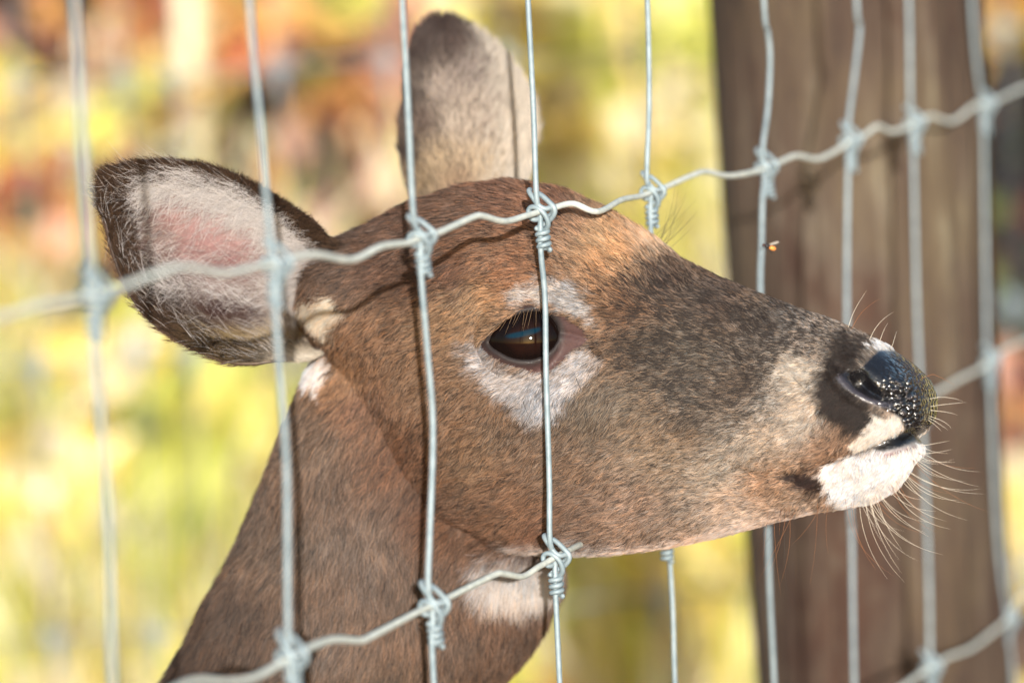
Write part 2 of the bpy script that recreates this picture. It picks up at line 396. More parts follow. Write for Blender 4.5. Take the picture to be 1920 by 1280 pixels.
def smooth1(a, n):
    for _ in range(n): a[1:-1] = 0.25*a[:-2]+0.5*a[1:-1]+0.25*a[2:]
    return a
ww = smooth1(ww, 6)
hv = []
mz = sstep(0.045, 0.10, xs)                        # 0 skull .. 1 muzzle
for i in range(ns):
    t0 = 0.60*(1-mz[i])+0.52*mz[i]; H = zt[i]-zb[i]
    for k in range(na):
        a = 2*math.pi*k/na; ca, sa = math.cos(a), math.sin(a)
        e = 0.80 if sa > 0 else 0.85
        wy = math.copysign(abs(ca)**e, ca)
        tz = t0+(1-t0)*math.copysign(abs(sa)**0.9, sa) if sa > 0 else t0-t0*abs(sa)**0.92
        jaw = 1-(0.30*(1-mz[i])+0.22*mz[i])*(1-sstep(0.05, 0.55, np.array(tz)))
        hv.append((xs[i], ww[i]*wy*jaw, zb[i]+H*tz))
hfc = [(i*na+k, i*na+(k+1) % na, (i+1)*na+(k+1) % na, (i+1)*na+k) for i in range(ns-1) for k in range(na)]
hfc += [tuple(range(na))[::-1], tuple((ns-1)*na+k for k in range(na))]
# neck: slices from the photograph's own outline, going down and then back into the chest
nk = [(600,768,140,.034,2.030),(660,758,160,.040,2.030),(760,745,190,.045,2.034),(900,735,232,.050,2.040),(1050,740,302,.056,2.045),(1130,712,318,.059,2.05),(1200,678,318,.062,2.055),(1290,618,312,.066,2.065),(1420,530,335,.074,2.085),(1560,430,370,.083,2.11)]
nka = np.array(nk, float); nkf = catmull(nka, 8)
nv = []; nn = 64
for row in nkf:
    c = at_depth(row[1], row[0], row[4]+0.010); hw = row[2]/FPX*row[4]
    for k in range(nn):
        a = 2*math.pi*k/nn
        nv.append(w2h((c + R*hw*math.copysign(abs(math.cos(a))**0.9, math.cos(a)) - F*row[3]*math.copysign(abs(math.sin(a))**0.9, math.sin(a)))[None])[0])
nr = len(nkf)
nfc = [(i*nn+k, (i+1)*nn+k, (i+1)*nn+(k+1) % nn, i*nn+(k+1) % nn) for i in range(nr-1) for k in range(nn)]
nfc += [tuple(range(nn)), tuple((nr-1)*nn+k for k in range(nn))[::-1]]
def remesh(parts, vox):
    mb = MB()
    for V, Fc in parts: mb.add(V, Fc)
    me = mesh_from(mb.v, mb.f, 'tmp'); bm = bmesh.new(); bm.from_mesh(me); bmesh.ops.recalc_face_normals(bm, faces=bm.faces); bm.to_mesh(me); bm.free()
    o = bpy.data.objects.new('tmp', me); COL.objects.link(o)
    md = o.modifiers.new('r', 'REMESH'); md.mode = 'VOXEL'; md.voxel_size = vox; md.adaptivity = 0
    dg = bpy.context.evaluated_depsgraph_get(); em = bpy.data.meshes.new_from_object(o.evaluated_get(dg))
    n = len(em.vertices); V = np.empty(n*3, np.float32); em.vertices.foreach_get('co', V); V = V.reshape(-1, 3).astype(float)
    E = np.empty(len(em.edges)*2, np.int32); em.edges.foreach_get('vertices', E); E = E.reshape(-1, 2)
    Q = np.empty(len(em.loops), np.int32); em.loops.foreach_get('vertex_index', Q)
    ls = np.empty(len(em.polygons), np.int32); em.polygons.foreach_get('loop_total', ls)
    assert (ls == 4).all(); Q = Q.reshape(-1, 4)
    bpy.data.objects.remove(o); bpy.data.meshes.remove(em); bpy.data.meshes.remove(me)
    return V, E, Q
def lap(V, E, it, w=None, lam=0.6):
    n = len(V); deg = np.bincount(E.ravel(), minlength=n).astype(float)[:, None]
    for _ in range(it):
        acc = np.zeros_like(V)
        for j in range(3):
            acc[:, j] = np.bincount(E[:, 0], V[E[:, 1], j], n)+np.bincount(E[:, 1], V[E[:, 0], j], n)
        d = acc/deg-V; V = V+d*(lam if w is None else lam*w[:, None])
    return V
def vnormals(V, Q):
    fn = np.cross(V[Q[:, 2]]-V[Q[:, 0]], V[Q[:, 3]]-V[Q[:, 1]]); N = np.zeros_like(V)
    for c in range(4):
        for j in range(3): N[:, j] += np.bincount(Q[:, c], fn[:, j], len(V))
    return N/(np.linalg.norm(N, axis=1)[:, None]+1e-15)
HV, HE, HQ = remesh([(hv, hfc), (nv, nfc)], 0.0012)
HV = lap(HV, HE, 14)
pu, pv = hpix(HV)
# soften the join of jaw and neck
wj = np.exp(-(sdline(pu, pv, [(610,680),(680,830),(760,935),(870,1010),(1010,1045)])/45.0)**2)
HV = lap(HV, HE, 14, wj*0.9+0.0)
HN = vnormals(HV, HQ)
if (HN*(HV-HV.mean(0))).sum() < 0: HN = -HN; HQ = HQ[:, ::-1]
pu, pv = hpix(HV)
side = sstep(0.006, 0.02, np.abs(HV[:, 1]))       # features of the flank, away from the midline
# --- broad modelling of the face (bones and muscles)
def bumpf(cx, cy, sx, sy, ang=0):
    c, s_ = math.cos(math.radians(ang)), math.sin(math.radians(ang)); dx, dy = pu-cx, pv-cy
    return np.exp(-((dx*c+dy*s_)/sx)**2-((-dx*s_+dy*c)/sy)**2)
face = (np.abs(HV[:, 1]) > 0.004)
disp = np.zeros(len(HV))
disp += 0.0065*bumpf(1030,545,120,45,12)*side          # brow ridge
disp += 0.0045*bumpf(1000,740,140,50,20)*side          # cheek bone under the eye
disp -= 0.0050*bumpf(1160,650,60,55)*side              # hollow before the eye
disp += 0.0040*bumpf(850,860,130,120)*side             # jaw muscle
disp -= 0.0030*bumpf(1250,880,150,70,-12)*side         # hollow of the cheek
disp += 0.0030*bumpf(1450,820,110,60,-20)*side         # lip
disp -= 0.0030*bumpf(1330,690,130,50,18)*side
disp += 0.0090*bumpf(625,530,55,85)*side             # root of the ear
disp += 0.0020*bumpf(1570,720,60,70)*side              # swelling at the nostril
disp -= 0.0035*np.exp(-(sdline(pu, pv, [(1380,880),(1430,893),(1490,893)])/10.0)**2)*side
HV = HV+HN*disp[:, None]
# mouth
mouthl = [(1722,812),(1690,822),(1655,836),(1600,853),(1545,872),(1500,889),(1475,898)]
md_ = sdline(pu, pv, mouthl)
deep = np.interp(pu, [1475,1560,1640,1720], [0.0018,0.0030,0.0045,0.0055])
wid = np.interp(pu, [1475,1600,1660,1720], [5.0,6.0,8.0,9.0])
mm = np.exp(-(md_/wid)**2); HV = HV-HN*(deep*mm)[:, None]
lipu = np.exp(-(((md_-22)/14.0)**2))*(pu > 1480)*(pu < 1730); HV = HV+HN*(0.0014*lipu)[:, None]
# nostril
nostril = [(1590,703),(1602,690),(1622,700),(1636,722),(1655,737),(1682,735),(1700,728),(1706,738),(1690,750),(1660,752),(1630,744),(1606,728)]
sn = sdpoly(pu, pv, nostril)
HV = HV-HN*(0.0085*(1-sstep(-13, 3, sn)))[:, None]*side[:, None]
ala = np.exp(-(sdline(pu, pv, [(1566,694),(1576,716),(1598,738),(1630,754),(1665,762)])/9.0)**2); HV = HV+HN*(0.0022*ala)[:, None]*side[:, None]
roof = np.exp(-(sdline(pu, pv, [(1600,682),(1630,694),(1660,716),(1695,716)])/12.0)**2); HV = HV+HN*(0.0012*roof)[:, None]*side[:, None]
HV = lap(HV, HE, 2)
# --- eye
eye_open = [(916,643),(924,624),(937,610),(956,596),(980,586),(1001,582),(1016,582),(1031,589),(1042,605),(1047,620),(1045,636),(1037,650),(1020,667),(998,675),(977,675),(956,670),(937,660),(924,652)]
lid_skin = [(898,645),(912,627),(932,603),(963,584),(984,572),(1006,567),(1025,574),(1058,584),(1083,599),(1108,617),(1120,644),(1104,648),(1083,657),(1066,673),(1046,690),(1015,700),(980,693),(946,683),(920,668),(905,656)]
near = HV[:, 1] > 0
iu = np.argmin(np.where(near, (pu-983)**2+(pv-630)**2, 1e9)); ES = HV[iu].copy()
RE = 0.0265
NE = np.array([0.30, 1.0, 0.10]); NE /= np.linalg.norm(NE)
EC = ES - NE*(RE-0.0030)
for sgn in (1, -1):
    C = EC*np.array([1, sgn, 1]); Nn = NE*np.array([1, sgn, 1]); sel = np.where((HV[:, 1]*sgn > 0) & ((pu-1000)**2+(pv-630)**2 < 190**2))[0]
    uu, vv = pu[sel], pv[sel]; sd = sdpoly(uu, vv, eye_open); sl_ = sdpoly(uu, vv, lid_skin)
    D = HV[sel]-C; h = D@Nn; rr = np.sqrt(np.maximum((D*D).sum(1)-h*h, 0)); hb = np.sqrt(np.maximum(RE*RE-rr*rr, (0.35*RE)**2))
    rim = hb+0.0016*np.exp(-((sd-7)/9.0)**2)+0.0006
    rim = np.maximum(rim, h-0.0055); wl = 1-sstep(8, 75, sd)
    nh = h+(rim-h)*wl
    nh = np.where(sd < 0, rim+(hb-0.005-rim)*sstep(0, 6, -sd), nh)
    car = np.exp(-(((uu-1068)/26.0)**2+((vv-634)/13.0)**2)); nh += 0.0010*car - 0.0018*np.exp(-(sdline(uu, vv, [(1055,622),(1085,630),(1115,640),(1135,662)])/5.0)**2)
    HV[sel] += Nn[None]*(nh-h)[:, None]
HV = lap(HV, HE, 1, lam=0.4)
HN = vnormals(HV, HQ)
pu, pv = hpix(HV)
HN_w = HN@HB; HW = h2w(HV)

# ---------------------------------------------------------------- coat colours (mostly the animal's pattern; light from above is painted into the forehead)
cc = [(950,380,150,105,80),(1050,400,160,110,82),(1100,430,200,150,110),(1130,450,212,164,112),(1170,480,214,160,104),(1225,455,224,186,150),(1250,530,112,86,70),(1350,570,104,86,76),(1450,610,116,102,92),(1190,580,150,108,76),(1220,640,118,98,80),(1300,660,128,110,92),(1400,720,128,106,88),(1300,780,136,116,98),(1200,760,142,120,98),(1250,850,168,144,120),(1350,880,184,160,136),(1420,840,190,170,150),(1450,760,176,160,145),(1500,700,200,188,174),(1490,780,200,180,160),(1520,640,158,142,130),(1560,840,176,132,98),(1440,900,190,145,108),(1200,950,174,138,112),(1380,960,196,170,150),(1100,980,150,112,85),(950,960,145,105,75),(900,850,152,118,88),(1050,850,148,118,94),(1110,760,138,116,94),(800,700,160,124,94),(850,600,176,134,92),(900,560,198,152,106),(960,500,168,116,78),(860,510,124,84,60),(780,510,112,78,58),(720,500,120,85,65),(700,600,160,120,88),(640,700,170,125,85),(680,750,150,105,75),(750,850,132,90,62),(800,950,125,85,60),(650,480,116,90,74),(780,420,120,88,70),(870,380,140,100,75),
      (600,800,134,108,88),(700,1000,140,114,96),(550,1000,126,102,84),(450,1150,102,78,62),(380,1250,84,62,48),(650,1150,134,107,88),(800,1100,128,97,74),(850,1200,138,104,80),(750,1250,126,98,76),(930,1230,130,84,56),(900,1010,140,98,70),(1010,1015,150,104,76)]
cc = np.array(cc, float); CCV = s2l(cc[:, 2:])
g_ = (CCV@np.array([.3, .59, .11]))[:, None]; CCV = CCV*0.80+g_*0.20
FG = 0.69
P_eyeU = [(955,556),(964,545),(1009,527),(1043,525),(1088,538),(1112,568),(1118,605),(1095,594),(1060,581),(1030,568),(975,566)]
P_eyeL = [(880,636),(876,660),(906,697),(927,731),(958,757),(1002,795),(1030,785),(1057,754),(1099,714),(1128,681),(1112,650),(1078,660),(1043,690),(1009,695),(961,689),(927,669),(903,643)]
P_black = [(1566,624),(1640,640),(1630,669),(1610,696),(1600,720),(1636,752),(1655,776),(1622,812),(1581,812),(1546,780),(1528,737),(1533,704),(1553,680),(1558,649)]
P_pad = [(1634,668),(1648,656),(1682,657),(1732,684),(1764,727),(1770,763),(1752,796),(1716,812),(1698,808),(1688,784),(1651,764),(1620,752),(1596,735),(1576,722),(1566,704),(1590,694),(1612,690)]
P_lip = [(1644,772),(1690,783),(1698,812),(1663,831),(1600,854),(1604,822),(1630,800)]
P_chin = [(1540,874),(1600,852),(1665,834),(1720,818),(1740,829),(1730,870),(1695,915),(1651,948),(1590,960),(1558,932),(1544,899)]
P_dark = [(1470,886),(1534,872),(1548,915),(1534,932),(1487,908)]
P_throat = [(890,1055),(950,1026),(1050,1020),(1140,1030),(1110,1110),(1030,1190),(985,1205),(935,1150),(895,1095)]
P_under = [(1080,1034),(1250,1014),(1400,978),(1540,950),(1590,955),(1560,1040),(1100,1080)]
P_earw = [(560,560),(640,545),(655,580),(620,625),(575,590)]
P_earb = [(560,650),(600,645),(628,690),(610,722),(580,710)]
P_nosew = [(1632,655),(1645,640),(1680,650),(1676,664),(1650,664)]
def coat(u, v, P):
    """base colour of the coat at photo pixel u,v (P: 3d point, only for irregular edges), and share of black-tipped hairs"""
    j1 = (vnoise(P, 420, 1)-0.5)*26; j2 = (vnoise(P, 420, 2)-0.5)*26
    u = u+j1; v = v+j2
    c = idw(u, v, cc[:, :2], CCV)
    def put(c, poly, col, edge):
        w = (1-sstep(-edge, edge, sdpoly(u, v, poly)))[:, None]; return c*(1-w)+s2l(col)*w
    c = put(c, P_eyeU, (186, 182, 182), 13); c = put(c, P_eyeL, (184, 178, 178), 14)
    c = put(c, P_under, (214, 190, 176), 14); c = put(c, P_throat, (218, 210, 205), 26)
    c = put(c, P_black, (40, 30, 27), 17); c = put(c, P_lip, (232, 220, 208), 6); c = put(c, P_dark, (58, 42, 38), 10); c = put(c, P_chin, (240, 236, 236), 6)
    c = put(c, P_earw, (226, 214, 196), 10); c = put(c, P_earb, (235, 228, 226), 9); c = put(c, P_nosew, (225, 222, 222), 4)
    tick = 0.26+0.46*(1-sstep(-40, 60, sdpoly(u, v, [(1190,520),(1330,540),(1560,620),(1500,690),(1400,790),(1260,770),(1150,660),(1170,560)])))
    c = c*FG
    lum = c@np.array([.3, .6, .1])/FG; tick = tick*(1-sstep(0.30, 0.5, lum))
    return c, tick
ALB = 1.0
colV, _ = coat(pu, pv, HW)
skin = 0.75*colV
def mixin(a, w, col): return a*(1-w[:, None])+s2l(col)*w[:, None]
w_lid = 1-sstep(5, 17, sdpoly(pu, pv, lid_skin)); nearlid = 1-sstep(4, 20, sdpoly(pu, pv, eye_open))
skin = mixin(skin, w_lid, (66, 43, 41)); skin = mixin(skin, w_lid*nearlid, (24, 14, 13))
skin = mixin(skin, 1-sstep(-2, 3, sdpoly(pu, pv, eye_open)), (22, 12, 10))
w_pad = 1-sstep(-4, 4, sdpoly(pu, pv, P_pad)); skin = mixin(skin, w_pad, (19, 18, 20))
w_ala = ala*(pu < 1680)*w_pad; skin = mixin(skin, 0.8*w_ala, (60, 56, 62))
w_m = np.exp(-(md_/np.interp(pu, [1600, 1660, 1720], [6, 11, 16]))**2)*(pu > 1540); skin = mixin(skin, w_m, (18, 15, 15))
pinklip = np.exp(-(((sdline(pu, pv, [(1735,838),(1690,850),(1640,860),(1600,868)])-2)/8.0)**2)); skin = mixin(skin, pinklip*(pv > 815)*(1-w_m), (104, 80, 82))
P_mouth = [(1640,843),(1660,828),(1690,815),(1722,804),(1732,812),(1722,824),(1690,838),(1660,846)]
w_mo = 1-sstep(-3, 4, sdpoly(pu, pv, P_mouth)); skin = mixin(skin, w_mo, (9, 8, 9)); w_m = np.maximum(w_m, w_mo)
wet = np.clip(w_pad*(1-0.3*w_ala)+0.7*w_m*(pu > 1640)+0.06*w_lid, 0, 1)
padmask = w_pad*sstep(1640, 1690, pu+0.35*(pv-700))

# ---------------------------------------------------------------- ears (grids joined to the body mesh)
def resample(pts, n):
    P = catmull(pts, 10); d = np.r_[0, np.cumsum(np.linalg.norm(np.diff(P, axis=0), axis=1))]
    return np.stack([np.interp(np.linspace(0, d[-1], n), d, P[:, j]) for j in range(2)], 1)
NU, NV = 70, 56
def ear(up, lo, depth_fn, bowl):
    A, B = resample(up, NU), resample(lo, NU); out = np.zeros((NU, NV, 3)); uv = np.zeros((NU, NV, 2)); nor = None
    for i in range(NU):
        s_ = i/(NU-1)
        for j in range(NV):
            q = j/(NV-1); q = 0.5-0.5*math.cos(math.pi*q)
            p = A[i]*(1-q)+B[i]*q
            d = depth_fn(s_, q)+bowl(s_, q); out[i, j] = at_depth(p[0], p[1], np.array(d)); uv[i, j] = p
    return out, uv
# near ear, opening towards the viewer: tip -> base
n_up = [(180,352),(186,334),(205,318),(240,305),(306,299),(365,305),(423,320),(482,348),(541,383),(599,426),(640,480),(668,530)]
n_lo = [(180,352),(184,385),(197,418),(209,469),(228,520),(248,559),(279,598),(326,633),(377,660),(416,676),(462,682),(517,677),(572,672),(612,660)]
def n_depth(s_, q): return 1.955+0.028*s_+0.055*float(sstep(0.80, 1.0, np.array(s_)))-0.022*max(0, q-0.62)*sstep(0.2, 0.8, np.array(s_))*2.2
def n_bowl(s_, q): return (0.010+0.040*s_)*(1-abs(2*q-1)**2.3)*sstep(0.0, 0.3, np.array(s_))*(0.6+0.6*q)
EA, EAuv = ear(n_up, n_lo, n_depth, n_bowl)
f_up = [(826,36),(806,42),(790,56),(778,82),(767,137),(758,200),(754,260),(758,310),(768,345),(790,392)]
f_lo = [(826,36),(850,40),(884,59),(919,90),(950,129),(973,164),(988,203),(993,242),(989,281),(975,350),(962,392)]
def f_depth(s_, q): return 2.115+0.0*s_
def f_bowl(s_, q): return -(0.016+0.016*s_)*(1-abs(2*q-1)**2.2)*sstep(0.0, 0.3, np.array(s_))
EB, EBuv = ear(f_up, f_lo, f_depth, f_bowl)
def grid_nrm(G):
    a = np.gradient(G, axis=0); b_ = np.gradient(G, axis=1); N = np.cross(a, b_); N /= np.linalg.norm(N, axis=2)[..., None]+1e-12
    for i in (0,): N[i] = N[i+2]
    N[1] = N[2]
    if (N*F).sum() > 0: N = -N                          # towards the camera
    return N
EAn, EBn = grid_nrm(EA), grid_nrm(EB)
def near_ear_col(uv):
    u, v = uv[:, 0], uv[:, 1]; P3 = np.stack([u*0.01, v*0.01, 0*u], 1)
    ec = np.array([(400,420,168,128,126),(470,440,172,138,136),(330,400,166,126,122),(430,500,138,92,92),(500,480,150,112,110),(440,400,176,150,148),(370,470,150,112,110),(300,440,130,104,98),(250,420,84,72,68),(215,370,66,54,48),(230,480,62,52,46),(290,520,74,58,52),(330,560,58,44,38),(420,590,64,30,28),(480,590,70,36,32),(380,620,70,54,40),(450,650,120,100,72),(520,660,190,178,164),(560,560,196,184,176),(560,470,180,168,164),(540,420,130,108,94),(420,345,84,64,52),(300,320,82,62,50),(560,640,200,188,180)], float)  # dark lower points paint the shade of the ear hollow into the colour
    return idw(u, v, ec[:, :2], s2l(ec[:, 2:]))
def ear_mesh(G, N, col_front, col_back, th=0.0016):
    n0, n1 = G.shape[:2]; V = np.vstack([(G+N*th*0.5).reshape(-1, 3), (G-N*th*0.5).reshape(-1, 3)]); o = n0*n1; Q = []
    for i in range(n0-1):
        for j in range(n1-1):
            a, b_, c, d = i*n1+j, (i+1)*n1+j, (i+1)*n1+j+1, i*n1+j+1
            Q.append((a, b_, c, d)); Q.append((o+d, o+c, o+b_, o+a))
        a, d = i*n1, (i+1)*n1; Q.append((a, o+a, o+d, d)); a, d = i*n1+n1-1, (i+1)*n1+n1-1; Q.append((d, o+d, o+a, a))
    return V, Q, np.vstack([col_front, col_back])
brown = s2l((112, 84, 66))
eaV, eaQ, eaC = ear_mesh(EA, EAn, near_ear_col(EAuv.reshape(-1, 2)), np.tile(brown*0.45, (NU*NV, 1)))
def far_ear_col(uv):
    u, v = uv[:, 0], uv[:, 1]
    ec = np.array([(820,60,72,58,54),(790,110,76,62,58),(770,200,62,52,48),(770,300,70,58,52),(850,100,96,80,74),(880,140,160,146,138),(830,180,196,180,168),(860,240,214,198,182),(910,240,190,174,160),(930,180,196,182,170),(960,220,206,192,176),(960,300,232,216,196),(900,320,214,192,164),(830,310,212,188,156),(800,240,124,106,96),(800,340,190,166,134),(980,250,240,226,208),(860,350,190,160,130)], float)  # bright right-hand points paint rim light into the ear's edge
    return idw(u, v, ec[:, :2], s2l(ec[:, 2:]))
ebV, ebQ, ebC = ear_mesh(EB, EBn, far_ear_col(EBuv.reshape(-1, 2)), np.tile(brown*0.5, (NU*NV, 1)))

# ---------------------------------------------------------------- chest, trunk and legs, mostly out of the frame
BK = np.array([-HF[0], -HF[1], 0]); BK /= np.linalg.norm(BK); SDv = np.array([HS[0], HS[1], 0]); SDv /= np.linalg.norm(SDv)
n_end = at_depth(430, 1560, np.array(2.11))
def loft_world(rows, n=40):
    V = []
    for c, rs, rz in rows:
        for k in range(n):
            a = 2*math.pi*k/n; V.append(np.asarray(c)+SDv*rs*math.cos(a)+np.array([0, 0, 1])*rz*math.sin(a))
    Fc = [(i*n+k, i*n+(k+1) % n, (i+1)*n+(k+1) % n, (i+1)*n+k) for i in range(len(rows)-1) for k in range(n)]
    Fc += [tuple(range(n))[::-1], tuple((len(rows)-1)*n+k for k in range(n))]
    return V, Fc
cb = n_end+BK*0.06; zc = 0.73
tr_rows = []
for dx, z, rs, rz in ((-0.02,.72,.05,.06),(0.02,.68,.09,.11),(0.10,.64,.13,.155),(0.22,.63,.155,.17),(0.38,.62,.165,.175),(0.54,.625,.16,.165),(0.68,.635,.145,.15),(0.78,.64,.11,.125),(0.84,.645,.06,.08)):
    q = cb+BK*dx; tr_rows.append(((q[0], q[1], z), rs, rz))
parts = [loft_world(tr_rows)]
nq = [at_depth(620, 1290, np.array(2.065)), at_depth(545, 1450, np.array(2.10)), np.array([*(cb+BK*0.04)[:2], 0.74]), np.array([*(cb+BK*0.20)[:2], 0.66])]
parts.append(tube(catmull(nq, 6), np.linspace(0.050, 0.13, 19), 28))
for dx, hind in ((0.13, 0), (0.74, 1)):
    for s_ in (-1, 1):
        q = cb+BK*dx+SDv*0.085*s_; x, y = q[0], q[1]
        if hind: pts = [(x, y, .66), (x-BK[0]*.06, y-BK[1]*.06, .56), (x+BK[0]*.07, y+BK[1]*.07, .36), (x+BK[0]*.03, y+BK[1]*.03, .18), (x+BK[0]*.01, y+BK[1]*.01, .055), (x-BK[0]*.015, y-BK[1]*.015, .0)]; rd = [.10, .075, .030, .019, .018, .024]
        else: pts = [(x, y, .64), (x+BK[0]*.03, y+BK[1]*.03, .53), (x, y, .32), (x+BK[0]*.005, y+BK[1]*.005, .16), (x, y, .055), (x-BK[0]*.02, y-BK[1]*.02, .0)]; rd = [.085, .058, .030, .018, .018, .024]
        cp = catmull(pts, 6); parts.append(tube(cp, np.interp(np.linspace(0, 1, len(cp)), np.linspace(0, 1, 6), rd), 16))
TV, TE, TQ = remesh(parts, 0.009); TV = lap(TV, TE, 6)
tcol = np.tile(s2l((128, 92, 70)), (len(TV), 1))*(0.8+0.4*vnoise(TV, 30, 4))[:, None]
belly = sstep(0.52, 0.47, TV[:, 2])*sstep(0.40, 0.48, TV[:, 2]); tcol = tcol*(1-belly[:, None])+s2l((225, 215, 205))*belly[:, None]
tcol = np.where(TV[:, 2:3] < 0.05, s2l((30, 26, 24)), tcol)

DO = np.array([HO[0], HO[1], 0.0])
allV = np.vstack([HW, eaV, ebV, TV])-DO
o1 = len(HW); o2 = o1+len(eaV); o3 = o2+len(ebV)
allQ = np.vstack([HQ, np.array(eaQ)+o1, np.array(ebQ)+o2, TQ+o3])
allC = np.vstack([skin, eaC*0.62, ebC*0.55, tcol*0.7])
me = bpy.data.meshes.new('deer'); me.vertices.add(len(allV)); me.vertices.foreach_set('co', allV.astype(np.float32).ravel())
me.loops.add(allQ.size); me.loops.foreach_set('vertex_index', allQ.astype(np.int32).ravel())
me.polygons.add(len(allQ)); me.polygons.foreach_set('loop_start', np.arange(0, allQ.size, 4, dtype=np.int32)); me.update(calc_edges=True); me.validate(); smooth(me)
ca = me.color_attributes.new('Col', 'FLOAT_COLOR', 'POINT'); ca.data.foreach_set('color', np.concatenate([allC, np.ones((len(allC), 1))], 1).astype(np.float32).ravel())
for nm, arr in (('wet', wet), ('pad', padmask)):
    at = me.attributes.new(nm, 'FLOAT', 'POINT'); at.data.foreach_set('value', np.concatenate([arr, np.zeros(len(allV)-len(arr))]).astype(np.float32))
mt, t, b, _ = newmat('deer_skin')
at = t.nodes.new('ShaderNodeAttribute'); at.attribute_name = 'Col'; aw = t.nodes.new('ShaderNodeAttribute'); aw.attribute_name = 'wet'; ap = t.nodes.new('ShaderNodeAttribute'); ap.attribute_name = 'pad'
vc = coords(t); n1 = noise(t, 300, 4, 0.6, vc)
mx = t.nodes.new('ShaderNodeMix'); mx.data_type = 'RGBA'; mx.blend_type = 'OVERLAY'; mx.inputs[0].default_value = 0.35; t.links.new(at.outputs['Color'], mx.inputs[6]); t.links.new(n1.outputs[0], mx.inputs[7]); pd = t.nodes.new('ShaderNodeMix'); pd.data_type = 'RGBA'; t.links.new(mx.outputs[2], pd.inputs[6]); pd.inputs[7].default_value = (0.055, 0.047, 0.05, 1); t.links.new(pd.outputs[2], b.inputs['Base Color'])
rr_ = t.nodes.new('ShaderNodeMapRange'); rr_.inputs[3].default_value = 0.75; rr_.inputs[4].default_value = 0.20; t.links.new(aw.outputs['Fac'], rr_.inputs[0]); t.links.new(rr_.outputs[0], b.inputs['Roughness'])
t.links.new(aw.outputs['Fac'], b.inputs['Coat Weight']); b.inputs['Coat Roughness'].default_value = 0.08
vo = t.nodes.new('ShaderNodeTexVoronoi'); vo.inputs['Scale'].default_value = 430; vo.feature = 'SMOOTH_F1'; vo.inputs['Smoothness'].default_value = 0.25; t.links.new(vc, vo.inputs['Vector'])
mu = t.nodes.new('ShaderNodeMath'); mu.operation = 'MULTIPLY'; inv = t.nodes.new('ShaderNodeMath'); inv.operation = 'SUBTRACT'; inv.inputs[0].default_value = 0.7; t.links.new(vo.outputs['Distance'], inv.inputs[1])
pm = t.nodes.new('ShaderNodeMapRange'); pm.inputs[1].default_value = 0.25; pm.inputs[2].default_value = 0.5; t.links.new(mu.outputs[0], pm.inputs[0]); t.links.new(pm.outputs[0], pd.inputs[0])
t.links.new(inv.outputs[0], mu.inputs[0]); t.links.new(ap.outputs['Fac'], mu.inputs[1])
n4 = noise(t, 700, 3, 0.6, vc); m3 = t.nodes.new('ShaderNodeMath'); m3.operation = 'MULTIPLY_ADD'; m3.inputs[1].default_value = 0.12; t.links.new(n4.outputs[0], m3.inputs[0]); t.links.new(mu.outputs[0], m3.inputs[2])
bp = bump(t, b, m3.outputs[0], 1.0, 0.0022); t.links.new(bp.outputs[0], b.inputs['Coat Normal'])
deer = add_obj('deer', me, mt); deer.location = Vector(DO)
tag(deer, 'brown white-tailed doe with large ears pushing its head through the wire fence', 'deer')

# ---------------------------------------------------------------- eyes
def eyeball(sgn):
    C = EC*np.array([1, sgn, 1]); n0, n1 = 150, 200; V = []; a0 = NE*np.array([1, sgn, 1])
    ex = np.cross(np.array([0, 0, 1.0]), a0); ex /= np.linalg.norm(ex); ez = np.cross(a0, ex)
    if ex[0] < 0: ex = -ex
    Fc = []
    for i in range(n0+1):
        th = math.pi*i/n0
        for k in range(n1):
            ph = 2*math.pi*k/n1; V.append(C+RE*(math.cos(th)*a0+math.sin(th)*(math.cos(ph)*ex+math.sin(ph)*ez)))
    for i in range(n0):
        for k in range(n1): Fc.append((i*n1+k, i*n1+(k+1) % n1, (i+1)*n1+(k+1) % n1, (i+1)*n1+k))
    V = np.array(V); u, v = hpix(V)
    c = np.tile(s2l((14, 8, 7)), (len(V), 1)); 
    ir = sdpoly(u, v, [(940,640),(960,612),(1000,598),(1030,606),(1036,636),(1010,664),(970,668)])
    c = mixin(c, 1-sstep(-12, 4, ir), (24, 12, 9))
    du, dv = u-983, v-625; a = math.radians(-13); x = du*math.cos(a)+dv*math.sin(a); y = -du*math.sin(a)+dv*math.cos(a)+0.004*x*x*0.4
    c = mixin(c, (1-sstep(0.45, 1.25, np.sqrt((x/36)**4+(y/6.0)**2)))*0.9, (6, 34, 48))
    mb = MB(); mb.v = [tuple(p) for p in (h2w(V)-DO)]; mb.f = Fc; mb.c = [(*q, 1) for q in c]
    return mb.build('eye', M_EYE, deer)
mt, t, b, _ = newmat('wet_dark_eye'); at = t.nodes.new('ShaderNodeAttribute'); at.attribute_name = 'Col'; t.links.new(at.outputs['Color'], b.inputs['Base Color'])
b.inputs['Roughness'].default_value = 0.04; b.inputs['Specular IOR Level'].default_value = 0.12; M_EYE = mt
for sgn in (1, -1): eyeball(sgn)

